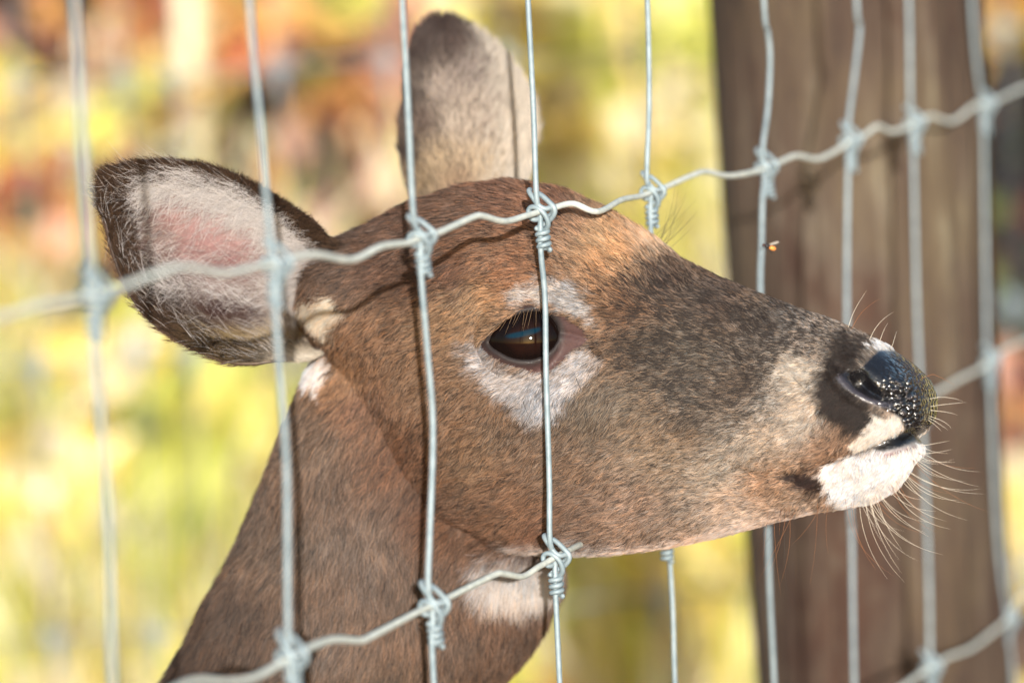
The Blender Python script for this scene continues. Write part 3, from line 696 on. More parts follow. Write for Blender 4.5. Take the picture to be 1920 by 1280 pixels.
# ---------------------------------------------------------------- fur
flow = [(1500,680,-1,-.1),(1400,620,-1,-.3),(1250,540,-1,-.35),(1100,430,-1,-.2),(950,400,-1,.1),(800,420,-1,.35),(700,480,-1,.5),(1000,520,-1,.0),(1090,545,-.9,-.3),(860,620,-1,.4),(930,720,-.7,.7),(1010,740,-.5,.85),(1100,720,-.6,.75),(1200,650,-1,.05),(1200,850,-1,.4),(1000,900,-1,.5),(850,800,-.8,.7),(700,700,-.6,.85),(650,600,-.8,.6),(900,980,-.9,.45),(1100,1000,-1,.3),(1400,930,-1,.15),(1350,780,-1,.15),(1640,890,-.35,.95),(1700,860,.2,1),(1580,930,-.5,.8),(1640,800,-.6,.8),(1500,890,-.9,.4),(600,900,-.2,1),(700,1050,-.08,1),(850,1150,.05,1),(450,1150,-.35,1),(980,1120,-.1,1),(1560,760,-.6,.75),(1560,660,-.8,.2),(1600,630,-1,-.2),(1450,820,-1,.3)]
flow = np.array(flow, float)
lenp = np.array([(1560,700,3.2),(1450,700,4.2),(1300,600,5.5),(1300,850,5.5),(1150,470,9),(1000,390,10),(800,410,11),(700,500,11),(900,600,7),(1000,530,5.0),(1000,740,5.5),(1100,650,4.5),(850,800,8),(1000,950,8),(700,700,9),(1640,900,5.5),(1650,800,3.5),(1500,900,4.5),(600,900,14),(700,1100,15),(450,1150,15),(960,1100,17),(850,1000,11)], float)
T0 = np.vstack([HQ[:, [0, 1, 2]], HQ[:, [0, 2, 3]]])
def sample_tris(T, V, wv, n):
    a, b_, c = V[T[:, 0]], V[T[:, 1]], V[T[:, 2]]; ar = 0.5*np.linalg.norm(np.cross(b_-a, c-a), axis=1)*wv[T].mean(1)
    idx = np.searchsorted(np.cumsum(ar)/ar.sum(), rng.random(n)); idx = np.minimum(idx, len(T)-1)
    r1, r2 = rng.random(n), rng.random(n); s_ = np.sqrt(r1); return idx, np.stack([1-s_, s_*(1-r2), s_*r2], 1)
view = HW-CAM; view /= np.linalg.norm(view, axis=1)[:, None]
facing = -(HN_w*view).sum(1)
wfur = np.where(facing > -0.25, 1.0, 0.10)
wfur *= np.clip(1-w_pad*1.2-(1-sstep(-4, 1, sdpoly(pu, pv, lid_skin)))*1.0-w_m*(pu > 1500)*1.0-1.3*np.exp(-(md_/17.0)**2)*sstep(1640, 1670, pu), 0, 1)
wfur *= 1+1.6*np.exp(-((sdpoly(pu, pv, lid_skin)-6)/9.0)**2)
wfur *= np.where(pv > 1420, 0.05, 1.0)*np.where((pu > 1380) & (pv < 1000), 1.5, 1.0)
NF = 560000
ti, bc = sample_tris(T0, HW, wfur, NF); tv = T0[ti]
def bary(A): return (A[tv]*bc[:, :, None]).sum(1) if A.ndim == 2 else (A[tv]*bc).sum(1)
P0 = bary(HW); N0 = bary(HN_w); N0 /= np.linalg.norm(N0, axis=1)[:, None]; HL = w2h(P0)
u0, v0 = hpix(HL); sg = np.sign(HL[:, 1])
dirs = idw(u0, v0, flow[:, :2], flow[:, 2:], 3.0); dirs /= np.linalg.norm(dirs, axis=1)[:, None]
# picture direction -> head direction (forward, up); the same on both flanks
D3 = dirs[:, 0:1]*HF - dirs[:, 1:2]*HU
D3 = D3-N0*(D3*N0).sum(1)[:, None]; D3 /= np.linalg.norm(D3, axis=1)[:, None]+1e-9
SD3 = np.cross(N0, D3)
cl1 = vnoise(P0, 260, 11)-0.5; cl2 = vnoise(P0, 90, 12)-0.5
ang = cl1*0.9+cl2*0.6+rng.normal(0, 0.16, NF)
D3 = D3*np.cos(ang)[:, None]+SD3*np.sin(ang)[:, None]
L0 = idw(u0, v0, lenp[:, :2], lenp[:, 2:3], 3.0)[:, 0]*0.001*rng.uniform(0.65, 1.2, NF)
lift = 0.30+0.16*(vnoise(P0, 320, 13)-0.5)+rng.normal(0, 0.07, NF)
K = 4; tK = np.array([0.0, 0.33, 0.68, 1.0])
curl = rng.normal(0, 0.10, NF)
PP = np.zeros((NF, K, 3))
for k in range(K):
    s_ = tK[k]; along = L0*s_*(1-0.06*s_); out = L0*(np.maximum(lift, 0.10)*s_*(1.25-0.55*s_))
    PP[:, k] = P0-N0*0.0003*(k == 0)+D3*along[:, None]+N0*out[:, None]+SD3*(L0*curl*s_*s_)[:, None]
C0, tick = coat(u0, v0, P0)
agg = np.where(C0.mean(1) > 0.33, 0.80+0.40*rng.random(NF), 0.50+0.95*rng.random(NF)**1.2); warm = rng.normal(0, 0.09, NF)+0.16*(vnoise(P0, 55, 17)-0.5)
cl = (0.50+1.0*vnoise(P0, 470, 14)); cl = np.where(C0.mean(1) > 0.33, 0.5+0.5*cl, cl)*(0.88+0.24*vnoise(P0, 70, 16))
C0 = C0*(agg*cl)[:, None]*np.stack([1+warm, np.ones(NF), 1-warm], 1)
blk = rng.random(NF) < tick*(0.15+1.7*vnoise(P0, 470, 15))
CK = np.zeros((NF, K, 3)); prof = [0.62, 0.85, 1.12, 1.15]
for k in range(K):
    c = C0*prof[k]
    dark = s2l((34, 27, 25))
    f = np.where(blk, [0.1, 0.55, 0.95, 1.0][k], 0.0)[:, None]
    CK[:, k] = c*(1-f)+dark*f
RK = np.array([0.000105, 0.000105, 0.00008, 0.000025])[None]*rng.uniform(0.75, 1.25, NF)[:, None]
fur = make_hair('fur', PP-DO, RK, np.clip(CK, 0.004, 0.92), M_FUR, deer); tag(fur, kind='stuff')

# ---------------------------------------------------------------- ear hair
def ear_hair(G, N, uv, n, colf, dirf, lenf, wf, liftv, back=False, rad=0.00011, wav=0.15):
    n0, n1 = G.shape[:2]
    si = rng.random(n*3)*(n0-1.001); qi = rng.random(n*3)*(n1-1.001); i = si.astype(int); j = qi.astype(int); a = (si-i)[:, None]; b_ = (qi-j)[:, None]
    bil = lambda A: A[i, j]*(1-a)*(1-b_)+A[i+1, j]*a*(1-b_)+A[i, j+1]*(1-a)*b_+A[i+1, j+1]*a*b_
    area = np.linalg.norm(np.cross(G[i+1, j]-G[i, j], G[i, j+1]-G[i, j]), axis=1)
    s_ = si/(n0-1); q = 0.5-0.5*np.cos(math.pi*qi/(n1-1)) if False else qi/(n1-1)
    P = bil(G); Nn = bil(N); UV = bil(uv)
    w = area*wf(s_, q, UV); keep = rng.choice(n*3, n, replace=True, p=w/w.sum())
    P, Nn, UV, s_, q = P[keep], Nn[keep], UV[keep], s_[keep], q[keep]
    if back: Nn = -Nn
    d = dirf(s_, q, UV); D = d[:, 0:1]*R-d[:, 1:2]*U; D = D-Nn*(D*Nn).sum(1)[:, None]; D /= np.linalg.norm(D, axis=1)[:, None]+1e-9
    S_ = np.cross(Nn, D); ang = (vnoise(P, 200, 21)-0.5)*1.3+rng.normal(0, 0.22, n); D = D*np.cos(ang)[:, None]+S_*np.sin(ang)[:, None]
    L = lenf(s_, q, UV)*rng.uniform(0.6, 1.25, n); lf = np.maximum(liftv+rng.normal(0, 0.10, n), 0.05); cu = rng.normal(0, wav, n)
    K = 5; PPx = np.zeros((n, K, 3)); CKx = np.zeros((n, K, 3)); c0 = colf(s_, q, UV)*(0.7+0.6*rng.random(n))[:, None]*0.74
    for k in range(K):
        x = k/(K-1); PPx[:, k] = P+D*(L*x)[:, None]+Nn*(0.0008+L*lf*x*(1.3-0.6*x))[:, None]+S_*(L*cu*x*x)[:, None]; CKx[:, k] = c0*(0.75+0.4*x)
    RKx = np.array([1, 1, .85, .6, .2])[None]*rad*rng.uniform(0.7, 1.2, n)[:, None]
    return PPx, RKx, np.clip(CKx, 0.004, 0.92)
sets = []
edge_d = lambda uv, poly: -sdpoly(uv[:, 0], uv[:, 1], poly)
polyN = n_up+n_lo[::-1][:-1]; polyF = f_up+f_lo[::-1][:-1]
# near ear: dense dark rim
def rimw(s_, q, uv):
    d = edge_d(uv, polyN); width = np.interp(uv[:, 0], [180, 260, 420, 600], [70, 60, 46, 44]); return np.where(d < width, 1.0, 0.0)*np.exp(-(np.maximum(d, 0)/width)**2)
def rimcol(s_, q, uv):
    up = s2l((92, 70, 54)); lo = s2l((128, 106, 76)); wt = sstep(0.55, 0.9, q)*sstep(300, 420, uv[:, 0]); pale = sstep(430, 540, uv[:, 0])*sstep(0.6, 0.9, q)
    c = up*(1-wt[:, None])+lo*wt[:, None]; c = c*(1-pale[:, None])+s2l((220, 208, 190))*pale[:, None]
    bl = (rng.random(len(q)) < 0.30)[:, None]*(1-pale[:, None]); return c*(1-bl)+s2l((40, 32, 28))*bl
def rimdir(s_, q, uv):
    c = np.array([400.0, 490.0]); d = uv-c; d = d/np.linalg.norm(d, axis=1)[:, None]; return d*1.0+np.array([-0.35, 0.0])
sets.append(ear_hair(EA, EAn, EAuv, 44000, rimcol, rimdir, lambda s_, q, uv: np.full(len(q), 0.0065), rimw, 0.35))
sets.append(ear_hair(EA, EAn, EAuv, 16000, lambda s_, q, uv: np.tile(s2l((104, 78, 60)), (len(q), 1)), lambda s_, q, uv: np.tile([-1.0, -0.3], (len(q), 1)), lambda s_, q, uv: np.full(len(q), 0.007), lambda s_, q, uv: np.ones(len(q)), 0.3, back=True))
# short grey-white hair lining the left and lower part
def linw(s_, q, uv):
    d = edge_d(uv, polyN); pink = np.exp(-((uv[:, 0]-415)/150)**4-((uv[:, 1]-425)/84)**4); return sstep(14, 60, d)*(1-0.96*pink)
def lincol(s_, q, uv):
    c = near_ear_col(uv); w = (rng.random(len(q)) < np.interp(uv[:, 0], [190, 300, 500], [0.24, 0.36, 0.5]))[:, None]*(1-0.97*np.exp(-((uv[:, 0]-420)/120)**2-((uv[:, 1]-592)/40)**2))[:, None]  # fewer white hairs in the lower hollow, to keep its painted shade dark
    tan = sstep(600, 640, uv[:, 1])[:, None]; return c*(1-w)+(s2l((206, 198, 194))*(1-tan)+s2l((190, 166, 118))*tan)*w
sets.append(ear_hair(EA, EAn, EAuv, 15000, lincol, lambda s_, q, uv: np.stack([np.full(len(q), -1.0), 0.15+0.8*(q-0.5)], 1), lambda s_, q, uv: np.full(len(q), 0.009), linw, 0.26, rad=0.00008, wav=0.4))
# long white hair along the upper inside and the base
def lw(s_, q, uv):
    a = np.exp(-(sdline(uv[:, 0], uv[:, 1], [(290,345),(370,340),(450,370),(520,410),(560,460),(570,520)])/26)**2); c = 0.5*np.exp(-(sdline(uv[:, 0], uv[:, 1], [(300,540),(380,535),(470,560),(540,540)])/22)**2); return a+c*0.7+0.03
sets.append(ear_hair(EA, EAn, EAuv, 5200, lambda s_, q, uv: np.tile(s2l((228, 222, 220)), (len(q), 1)), lambda s_, q, uv: np.stack([np.full(len(q), -1.0), 0.35-1.0*(q-0.35)], 1), lambda s_, q, uv: np.full(len(q), 0.0145), lw, 0.30, rad=0.000062, wav=0.7))
# far ear: back of the ear
def fcol(s_, q, uv):
    c = far_ear_col(uv); bl = (rng.random(len(q)) < np.interp(uv[:, 0], [760, 830, 930, 990], [0.5, 0.30, 0.22, 0.0]))[:, None]; return c*(1-bl)+s2l((58, 46, 42))*bl
sets.append(ear_hair(EB, EBn, EBuv, 42000, fcol, lambda s_, q, uv: np.stack([0.35*(q-0.4), np.full(len(q), -1.0)], 1), lambda s_, q, uv: np.full(len(q), 0.0065), lambda s_, q, uv: np.ones(len(q)), 0.35))
sets.append(ear_hair(EB, EBn, EBuv, 9000, lambda s_, q, uv: s2l((232, 220, 205))*(0.6+0.5*rng.random(len(q)))[:, None], lambda s_, q, uv: np.stack([np.full(len(q), 0.5), np.full(len(q), -0.9)], 1), lambda s_, q, uv: np.full(len(q), 0.010), lambda s_, q, uv: sstep(0.45, 1.0, q)**2*sstep(0.1, 0.5, s_), 0.4))  # cream edge hairs, their colour imitating rim light
PPx = np.concatenate([a for a, _, _ in sets]); RKx = np.concatenate([a for _, a, _ in sets]); CKx = np.concatenate([a for _, _, a in sets])
eh = make_hair('ear_hair', PPx-DO, RKx, CKx, M_FUR, deer); tag(eh, kind='stuff')

# ---------------------------------------------------------------- whiskers and lashes, drawn as bent hairs that start on the skin
KD = HW[near]; ku, kv = pu[near], pv[near]; KNn = HN_w[near]
def root(px, py):
    i = np.argmin((ku-px)**2+(kv-py)**2); return KD[i], KNn[i]
wl = []
def whisker(x0, y0, x1, y1, x2, y2, colr, rad=0.00010, out=0.5, lat=0.0):
    p, nn_ = root(x0, y0); d = (p-CAM)@F
    pts = []
    for s_ in np.linspace(0, 1, 7):
        x = (1-s_)**2*x0+2*s_*(1-s_)*x1+s_*s_*x2; y = (1-s_)**2*y0+2*s_*(1-s_)*y1+s_*s_*y2
        q = at_depth(x, y, np.array(d-out*0.03*s_+lat*s_)); pts.append(q)
    pts[0] = p-nn_*0.0005
    wl.append((pts, colr, rad))
wr = random.Random(3)
pale, rust, darkw = s2l((232, 222, 205)), s2l((150, 96, 58)), s2l((30, 24, 22))
for i in range(46):                                     # chin
    f = wr.random(); x0 = 1585+145*f; y0 = np.interp(x0, [1585,1650,1700,1732], [940,928,890,838])-wr.uniform(0, 14)
    L = wr.uniform(50, 215)*(0.7+0.3*wr.random()); a = math.radians(np.interp(f, [0, 1], [92, 38])+wr.uniform(-14, 14))
    x1, y1 = x0+0.5*L*math.cos(a), y0+0.5*L*math.sin(a); a2 = a-math.radians(wr.uniform(25, 60)); x2, y2 = x1+0.55*L*math.cos(a2), y1+0.55*L*math.sin(a2)
    whisker(x0, y0, x1, y1, x2, y2, pale if wr.random() < 0.75 else rust, 0.00007, wr.uniform(-0.6, 1.0))
for i in range(13):                                     # under the jaw
    x0 = wr.uniform(1440, 1560); y0 = np.interp(x0, [1440, 1560], [955, 935]); L = wr.uniform(50, 190); a = math.radians(wr.uniform(75, 125)); a2 = a+math.radians(wr.uniform(-30, 30))
    x1, y1 = x0+.5*L*math.cos(a), y0+.5*L*math.sin(a); whisker(x0, y0, x1, y1, x1+.5*L*math.cos(a2), y1+.5*L*math.sin(a2), rust if wr.random() < .7 else darkw, 0.00006, wr.uniform(0, 1))
for x0, y0, x1, y1, x2, y2, c in [(1630,640,1640,605,1675,585,pale),(1648,645,1655,620,1665,605,pale),(1672,652,1678,630,1682,620,pale),(1592,612,1596,585,1625,545,pale),(1600,612,1612,580,1650,560,rust),
        (1740,700,1765,705,1790,722,rust),(1752,745,1780,742,1806,752,pale),(1755,760,1785,756,1812,754,pale),(1755,770,1780,772,1795,778,pale),(1752,783,1775,790,1784,803,pale),(1748,786,1762,795,1778,806,pale),(1745,790,1755,797,1765,808,pale),
        (1730,835,1750,832,1780,826,pale),(1728,850,1752,850,1785,842,pale),(1726,858,1755,868,1790,866,pale),
        (1470,690,1490,710,1513,735,darkw),(1440,840,1410,870,1398,930,darkw),(1455,815,1420,840,1402,875,darkw),
        (975,715,974,750,998,790,darkw),(1075,695,1085,725,1100,745,darkw),(1035,530,1030,515,1022,505,darkw),(1040,535,1038,522,1040,508,darkw),(880,900,860,920,850,990,darkw),(1100,545,1105,530,1100,515,darkw)]:
    whisker(x0, y0, x1, y1, x2, y2, c, 0.00009, 0.3)
for i in range(16):                                     # brow hairs of the far eye
    x0, y0 = wr.uniform(1225, 1250), wr.uniform(440, 480); a = math.radians(wr.uniform(-75, -40)); L = wr.uniform(40, 130)
    p = unp(np.array([x0]), np.array([y0]), np.array([-0.035]))[0]; p = h2w(p[None])[0]; d = (p-CAM)@F; x1, y1 = x0+.5*L*math.cos(a), y0+.5*L*math.sin(a); a2 = a+math.radians(wr.uniform(-20, 12))
    pts = [at_depth((1-s_)**2*x0+2*s_*(1-s_)*x1+s_*s_*(x1+.5*L*math.cos(a2)), (1-s_)**2*y0+2*s_*(1-s_)*y1+s_*s_*(y1+.5*L*math.sin(a2)), np.array(d)) for s_ in np.linspace(0, 1, 7)]
    wl.append((pts, s2l((60, 44, 34)), 0.00008))
for i in range(26):                                     # lashes of the near eye
    f = i/25; x0 = 928+92*f; y0 = np.interp(x0, [928,956,1001,1020], [616,594,580,580])-3; L = wr.uniform(26, 52); a = math.radians(np.interp(f, [0, 1], [150, 80])+wr.uniform(-12, 12))
    x1, y1 = x0+.5*L*math.cos(a)*0.5, y0+.5*L*math.sin(a)*0.7; whisker(x0, y0, x1, y1, x1+.4*L*math.cos(a), y1+.5*L*math.sin(a), s2l((150, 122, 92)) if i % 2 else darkw, 0.00008, 0.35)
WP = np.array([w[0] for w in wl]); WR = np.array([[w[2]*q for q in (1, 1, .95, .85, .7, .5, .15)] for w in wl]); WC = np.array([[w[1]]*7 for w in wl])
make_hair('whiskers', WP-DO, WR, WC, M_WHISK, deer)

# ================================================================== FLY near the fence
fc = at_depth(1441, 462, np.array(2.02)); fly = add_obj('fly', None); fly.location = Vector(fc); fly.rotation_euler = (0.1, 0.35, 0.1)
tag(fly, 'tiny dark fly with an orange tail hovering in front of a fence wire', 'insect')
def ellips(c, r, n=12):
    V = []; Fc = []
    for i in range(n+1):
        for k in range(n):
            a, b_ = math.pi*i/n, 2*math.pi*k/n; V.append((c[0]+r[0]*math.cos(a), c[1]+r[1]*math.sin(a)*math.cos(b_), c[2]+r[2]*math.sin(a)*math.sin(b_)))
    for i in range(n):
        for k in range(n): Fc.append((i*n+k, i*n+(k+1) % n, (i+1)*n+(k+1) % n, (i+1)*n+k))
    return V, Fc
M_INS = mat_attr('insect_shell', 0.35)
mb = MB(); mb.add(*ellips((-0.0007, 0, 0), (0.0016, 0.0011, 0.0012)), (0.012, 0.011, 0.014)); mb.add(*ellips((-0.0026, 0, -0.0001), (0.0009, 0.001, 0.0009)), (0.05, 0.02, 0.015)); mb.build('thorax', M_INS, fly)
mb = MB(); mb.add(*ellips((0.0022, 0, -0.0003), (0.0019, 0.0011, 0.0011)), (0.75, 0.27, 0.06)); mb.build('abdomen', M_INS, fly)
mt, t, b, _ = newmat('fly_wing'); b.inputs['Base Color'].default_value = (0.8, 0.72, 0.6, 1); b.inputs['Alpha'].default_value = 0.55; b.inputs['Roughness'].default_value = 0.3; M_WING = mt
for s_ in (-1, 1):
    V = [(0, 0, 0.0008)]+[(0.0022+0.0021*math.cos(a)+0.0006*math.sin(a), s_*0.0009+s_*0.0009*math.sin(a), 0.0026+0.0017*math.cos(a)*0.9) for a in np.linspace(0, 2*math.pi, 14, endpoint=False)]
    mb = MB(); mb.add(V[1:], [tuple(range(14))]); mb.add([V[0], V[7], V[8], V[9]], [(0, 1, 2), (0, 2, 3)]); mb.build('wing', M_WING, fly)
for s_ in (-1, 1):
    for dx, ex in ((-0.0014, -0.0022), (-0.0006, 0.0002), (0.0004, 0.0020)):
        V, Fc = tube([(dx, s_*0.0006, -0.0008), (dx+ex*0.5, s_*0.0018, -0.0011), (dx+ex, s_*0.0022, -0.0028)], 0.00012, 5); mb = MB(); mb.add(V, Fc, (0.02, 0.015, 0.012)); mb.build('leg', M_INS, fly)

# ================================================================== BACKGROUND: second fence, saplings, shrubs, grass, leaves
rf_y = 4.2
def rf(px, py): return on_plane(np.array([px], float), np.array([py], float), np.array([0, rf_y, 0]), np.array([0.12, -1, 0.0])/math.hypot(0.12, 1))[0]
rfence = add_obj('wire_fence', None); rpos = rf(960, 640); rfence.location = (rpos[0], rpos[1], 0); ri = np.array([rpos[0], rpos[1], 0])
tag(rfence, 'blurred second wire fence standing far behind the deer', 'fence')
M_RW = mat_wire('old_wire', (0.10, 0.12, 0.14), (0.18, 0.20, 0.22))
rx = [-180, 30, 225, 322, 520, 722, 945, 1192, 1415, 1640, 1880, 2090]
rz = [rf(960, 105)[2]-0.30*i for i in range(-2, 4)]
for x in rx:
    a = rf(x, 100); q = np.array([[a[0], a[1], max(rz)+.02], [a[0]+.004, a[1], .9], [a[0]-.003, a[1], .4], [a[0], a[1], -0.03]]); fence_tube('stay_wire', q, 0.0019, M_RW, 4, 8, rfence, ri)
for z in rz:
    if z < 0.03: continue
    L = np.array([[rf(x, 100)[0], rf(x, 100)[1], z+0.006*math.sin(i*2.1+z*9)] for i, x in enumerate(rx)]); fence_tube('line_wire', L, 0.0019, M_RW, 5, 8, rfence, ri)
    for x in rx:
        a = rf(x, 100); ko = bpy.data.objects.new('knot', kme); COL.objects.link(ko); ko.parent = rfence; ko.location = Vector(np.array([a[0], a[1], z])-ri); ko.scale = (1.5, 1.5, 1.5)

def bank_pt(px, py):
    """where the line of sight of a pixel meets the bank"""
    r = ray(np.array(float(px)), np.array(float(py))); tt_ = np.linspace(3.2, 40, 3000); P = CAM+r*tt_[:, None]
    k = np.argmax(P[:, 2] < ground_z(P[:, 0], P[:, 1])); return P[k]
yel, lime, ora, red, pink, dk, cream, grn = [np.array(c) for c in ((0.85,0.66,0.20),(0.68,0.70,0.16),(0.78,0.42,0.15),(0.46,0.15,0.08),(0.74,0.45,0.36),(0.014,0.008,0.006),(0.86,0.76,0.55),(0.30,0.38,0.08))]
def leaf_quads(mb, p, n, d, L, Wd, colr):
    d = d/np.linalg.norm(d); s_ = np.cross(n, d); s_ /= np.linalg.norm(s_)+1e-9; n = np.cross(d, s_)
    V = [p, p+d*L*.35+s_*Wd*.5+n*L*.05, p+d*L*.45+n*L*-.03, p+d*L*.35-s_*Wd*.5+n*L*.05, p+d*L*.75+s_*Wd*.33, p+d*L*.75-s_*Wd*.33, p+d*L-n*L*.12]
    mb.add(V, [(0, 1, 2), (0, 2, 3), (1, 4, 2), (2, 5, 3), (2, 4, 6), (2, 6, 5)], colr)
br = random.Random(5)
def rv(): return np.array([br.gauss(0, 1), br.gauss(0, 1), br.gauss(0, 1)])
# fallen leaves
mb = MB()
for i in range(11000):
    x = br.uniform(-5.0, 5.0); y = br.uniform(3.6, 9.5); z = float(ground_z(np.array(x), np.array(y)))+br.uniform(0.0, 0.05)
    px, py = project(np.array([[x, y, z]])); px, py = px[0], py[0]
    if not (-3600 < px < 5500 and -250 < py < 1700): continue
    if abs(x) < 1.6 and br.random() < 0.32: continue
    w = {0: (red, ora, pink, pink, dk, cream), 1: (yel, lime, cream, cream, yel, ora)}[1 if (py > 700+br.uniform(-200, 200) or px > 900+br.uniform(-300, 200)) else 0]
    c = w[br.randrange(len(w))]*br.uniform(0.7, 1.15); c = np.minimum(c, 0.86)
    n = np.array([0, -0.45, 1.0])+0.5*rv(); leaf_quads(mb, np.array([x, y, z]), n/np.linalg.norm(n), rv(), br.uniform(.07, .17), br.uniform(.05, .12), c)
tag(mb.build('fallen_leaves', M_LEAF, None, False), 'red, brown and yellow fallen leaves covering the bank', None, None, 'stuff')
# grass
mb = MB()
for i in range(4600):
    g = br.random()
    px, py = ((br.uniform(-150, 900), br.uniform(650, 1450)) if g < .6 else ((br.uniform(1000, 1500), br.uniform(200, 1450)) if g < .9 else (br.uniform(-150, 1950), br.uniform(-50, 1400)))) if i < 3000 else (br.choice([br.uniform(-3000, -100), br.uniform(2000, 4900)]), br.uniform(200, 1450))
    p = bank_pt(px, py) if i % 3 == 0 else p+np.array([br.gauss(0, .04), br.gauss(0, .04), 0]); 
    h = br.uniform(.12, .38); d = np.array([br.gauss(0, .3), br.gauss(0, .3), 1.0]); s_ = np.array([br.gauss(0, 1), br.gauss(0, 1), 0]); s_ /= np.linalg.norm(s_); w = br.uniform(.004, .010)
    c = np.minimum((lime, yel, cream, cream, lime)[br.randrange(5)]*br.uniform(.7, 1.2), .86); bend = np.array([br.gauss(0, .35), br.gauss(0, .35), -.2])*h*.5
    mb.add([p-s_*w, p+s_*w, p+d*h*.55+s_*w*.8, p+d*h*.55-s_*w*.8, p+d*h+bend], [(0, 1, 2, 3), (3, 2, 4)], c)
tag(mb.build('grass', M_GRASS, None, False), 'sunlit yellow-green grass growing on the bank', None, None, 'stuff')
# shrubs
def shrub(px, py, h, spread, nl, cols, label, cat='shrub', L=(.07, .14), group='shrubs on the bank'):
    p = bank_pt(px, py); o = add_obj('shrub', None); o.location = Vector(p); tag(o, label, cat, group)
    st = MB(); lf = MB()
    for k in range(9):
        d = np.array([br.gauss(0, spread), br.gauss(0, spread*.6), 1.0]); q = [np.zeros(3)-np.array([0, 0, .05]), d*h*.4+rv()*.02, d*h*.75+rv()*.04, d*h+rv()*.05]; P = catmull(q, 4)
        V, Fc = tube(P, np.linspace(.008, .002, len(P)), 6); st.add(V, Fc, (0.16, 0.10, 0.07))
        for j in range(nl//9):
            q = P[int(br.uniform(.25, 1)*(len(P)-1))]+rv()*h*.10; c = np.minimum(cols[br.randrange(len(cols))]*br.uniform(.7, 1.2), .86); n = rv()+np.array([0, -.8, .8]); leaf_quads(lf, q, n/np.linalg.norm(n), rv()+np.array([0, 0, -.4]), br.uniform(*L), br.uniform(L[0]*.7, L[1]*.7), c)
    st.build('stems', M_BARK, o); lf.build('foliage', M_LEAF, o, False); tag(o.children[-1], kind='stuff'); return o
RUST, YEL, LIM, DRK, PAL = (red, ora, pink, dk, red), (yel, yel, cream, lime), (lime, grn, yel, lime), (dk, dk, dk, grn*.35, red*.4), (cream, cream, yel)
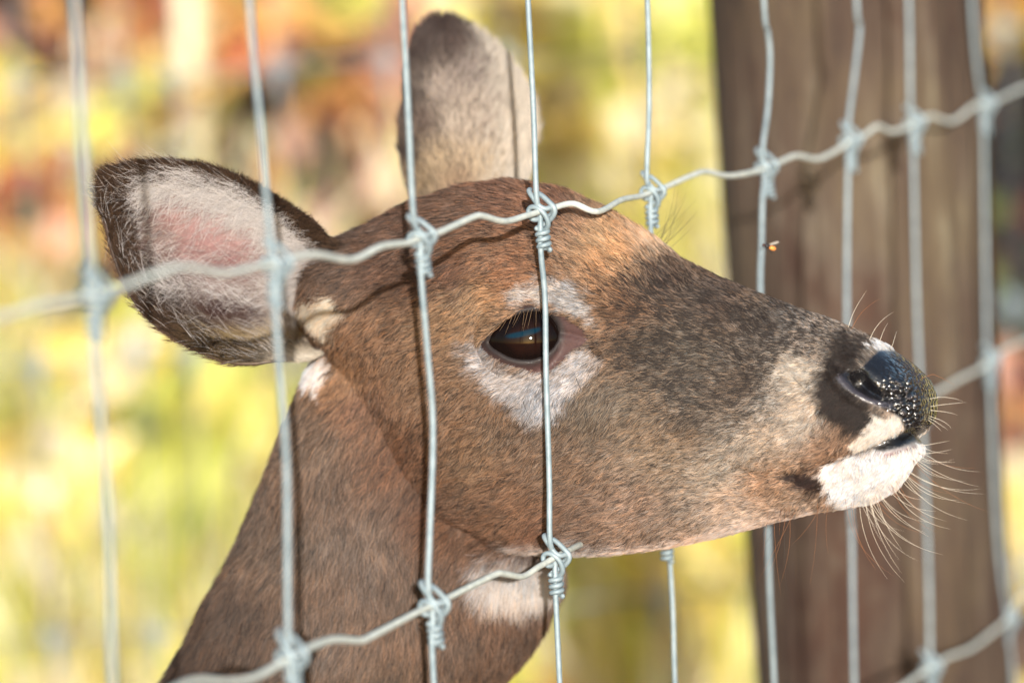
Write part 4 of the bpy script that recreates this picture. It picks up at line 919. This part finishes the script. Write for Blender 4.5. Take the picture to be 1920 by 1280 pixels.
for px, py, h, cols, nl, lab in (
    (110, 300, .30, RUST, 120, 'rust-red leaved shrub on the bank just above the tip of the near ear'),
    (640, 330, .34, RUST, 140, 'red-brown leaved shrub on the bank between the two ears of the deer'),
    (430, 800, .26, RUST, 120, 'rust leaved shrub on the bank below the near ear, beside the neck'),
    (90, 660, .24, RUST, 110, 'pinkish rust shrub at the foot of a yellow shrub, beyond the near ear tip'),
    (1930, 880, .12, RUST, 120, 'low rust-red shrub beyond the wooden post, under the dark shrub'),
    (240, 330, .22, YEL, 80, 'bright yellow shrub on the bank right beside the pale sapling'),
    (60, 520, .28, YEL, 100, 'yellow leaved shrub on the bank beyond the tip of the near ear'),
    (450, 250, .18, YEL, 60, 'small yellow shrub on the bank between the pale sapling and the red-brown shrub'),
    (1130, 360, .30, YEL, 260, 'yellow leaved shrub on the bank right behind the forehead of the deer'),
    (1180, 1250, .28, YEL, 240, 'yellow leaved shrub on the bank below the jaw of the deer'),
    (1340, 1230, .26, (yel, cream, lime), 240, 'yellow shrub on the bank against the foot of the wooden post'),
    (1930, 190, .24, (yel*.75, ora*.8), 160, 'ochre leaved shrub high on the bank beyond the wooden post'),
    (1045, 150, .16, PAL, 260, 'cream leaved shrub added as a bright highlight on the bank beside the far ear'),  # cream leaf colour stands in for an overexposed highlight
    (1230, 170, .26, (cream, yel, cream, yel), 260, 'wide pale yellow shrub on the bank between the far ear and the wooden post'),
    (1280, 450, .24, (cream, yel, lime), 240, 'pale yellow shrub on the bank above the bridge of the nose'),
    (1110, 350, .14, PAL, 240, 'small cream shrub added as a bright spot in front of the yellow shrub behind the forehead'),  # cream leaves imitate a second overexposed spot
    (30, 470, .14, PAL, 90, 'cream leaved shrub in front of the yellow one beyond the near ear tip'),
    (1905, 1060, .12, PAL, 110, 'pale cream shrub low on the bank beyond the wooden post'),
    (700, 230, .34, LIM, 110, 'yellow-green shrub on the bank just behind the far ear'),
    (300, 1150, .28, LIM, 110, 'yellow-green shrub on the bank low beside the neck of the deer'),
    (120, 1180, .30, (lime, yel, cream), 200, 'yellow-green shrub on the bank behind the wire farthest from the post'),
    (400, 980, .30, LIM, 110, 'tall lime-green shrub on the bank touching the outline of the neck'),
    (1330, 420, .26, LIM, 100, 'yellow-green shrub on the bank against the edge of the wooden post'),
    (20, 200, .26, DRK, 190, 'dark brown shrub high on the bank beside the thin greyish sapling'),
    (140, 90, .14, DRK, 160, 'small dark shrub at the foot of the thin greyish sapling'),
    (290, 100, .14, DRK, 150, 'dark shrub in the gap between the thin greyish and the pale sapling'),
    (600, 250, .10, DRK, 130, 'small dark shrub beside the red-brown shrub between the ears'),
    (360, 790, .14, DRK, 130, 'dark shrub beside the rust shrub below the near ear'),
    (1925, 760, .46, DRK, 900, 'tall dark green shrub beyond the wooden post')):
    shrub(px, py, h, .45, nl, cols, lab)
# pale saplings
def sapling(px, py, r, lean, label, colr, h=2.2):
    p = bank_pt(px, py); o = add_obj('sapling', None); o.location = Vector(p); tag(o, label, 'tree'); tr = MB()
    P = catmull([(0, 0, -.1), (lean*.3, 0, h*.3), (lean*.6, .02, h*.6), (lean, 0, h)], 8); V, Fc = tube(P, np.linspace(r, r*.45, len(P)), 12); tr.add(V, Fc, colr)
    for k in range(7):
        b0 = P[int(len(P)*(.45+.07*k))]; d = np.array([br.gauss(0, 1), br.gauss(0, .6), .7]); Q = catmull([b0, b0+d*.15, b0+d*.32+np.array([0, 0, .05])], 4); V, Fc = tube(Q, np.linspace(r*.3, r*.08, len(Q)), 6); tr.add(V, Fc, colr)
    tr.build('trunk', M_BARK, o); cr = MB()
    for k in range(260):
        q = P[int(len(P)*br.uniform(.5, .98))]+rv()*np.array([.22, .18, .18]); n = rv(); leaf_quads(cr, q, n/np.linalg.norm(n), rv(), br.uniform(.05, .09), br.uniform(.04, .06), np.minimum((yel, lime, cream)[br.randrange(3)]*br.uniform(.7, 1.1), .86))
    cr.build('crown', M_LEAF, o, False); tag(o.children[-1], kind='stuff')
sapling(375, 330, .026, -.02, 'pale straight sapling trunk rising from the bank above the near ear', (.82, .76, .55))
sapling(230, 130, .014, .0, 'thin greyish sapling standing between the pale sapling and the dark shrub', (.45, .42, .3))
sapling(1280, 560, .012, -.35, 'thin leaning yellow sapling beside the wooden post', (.78, .60, .25))
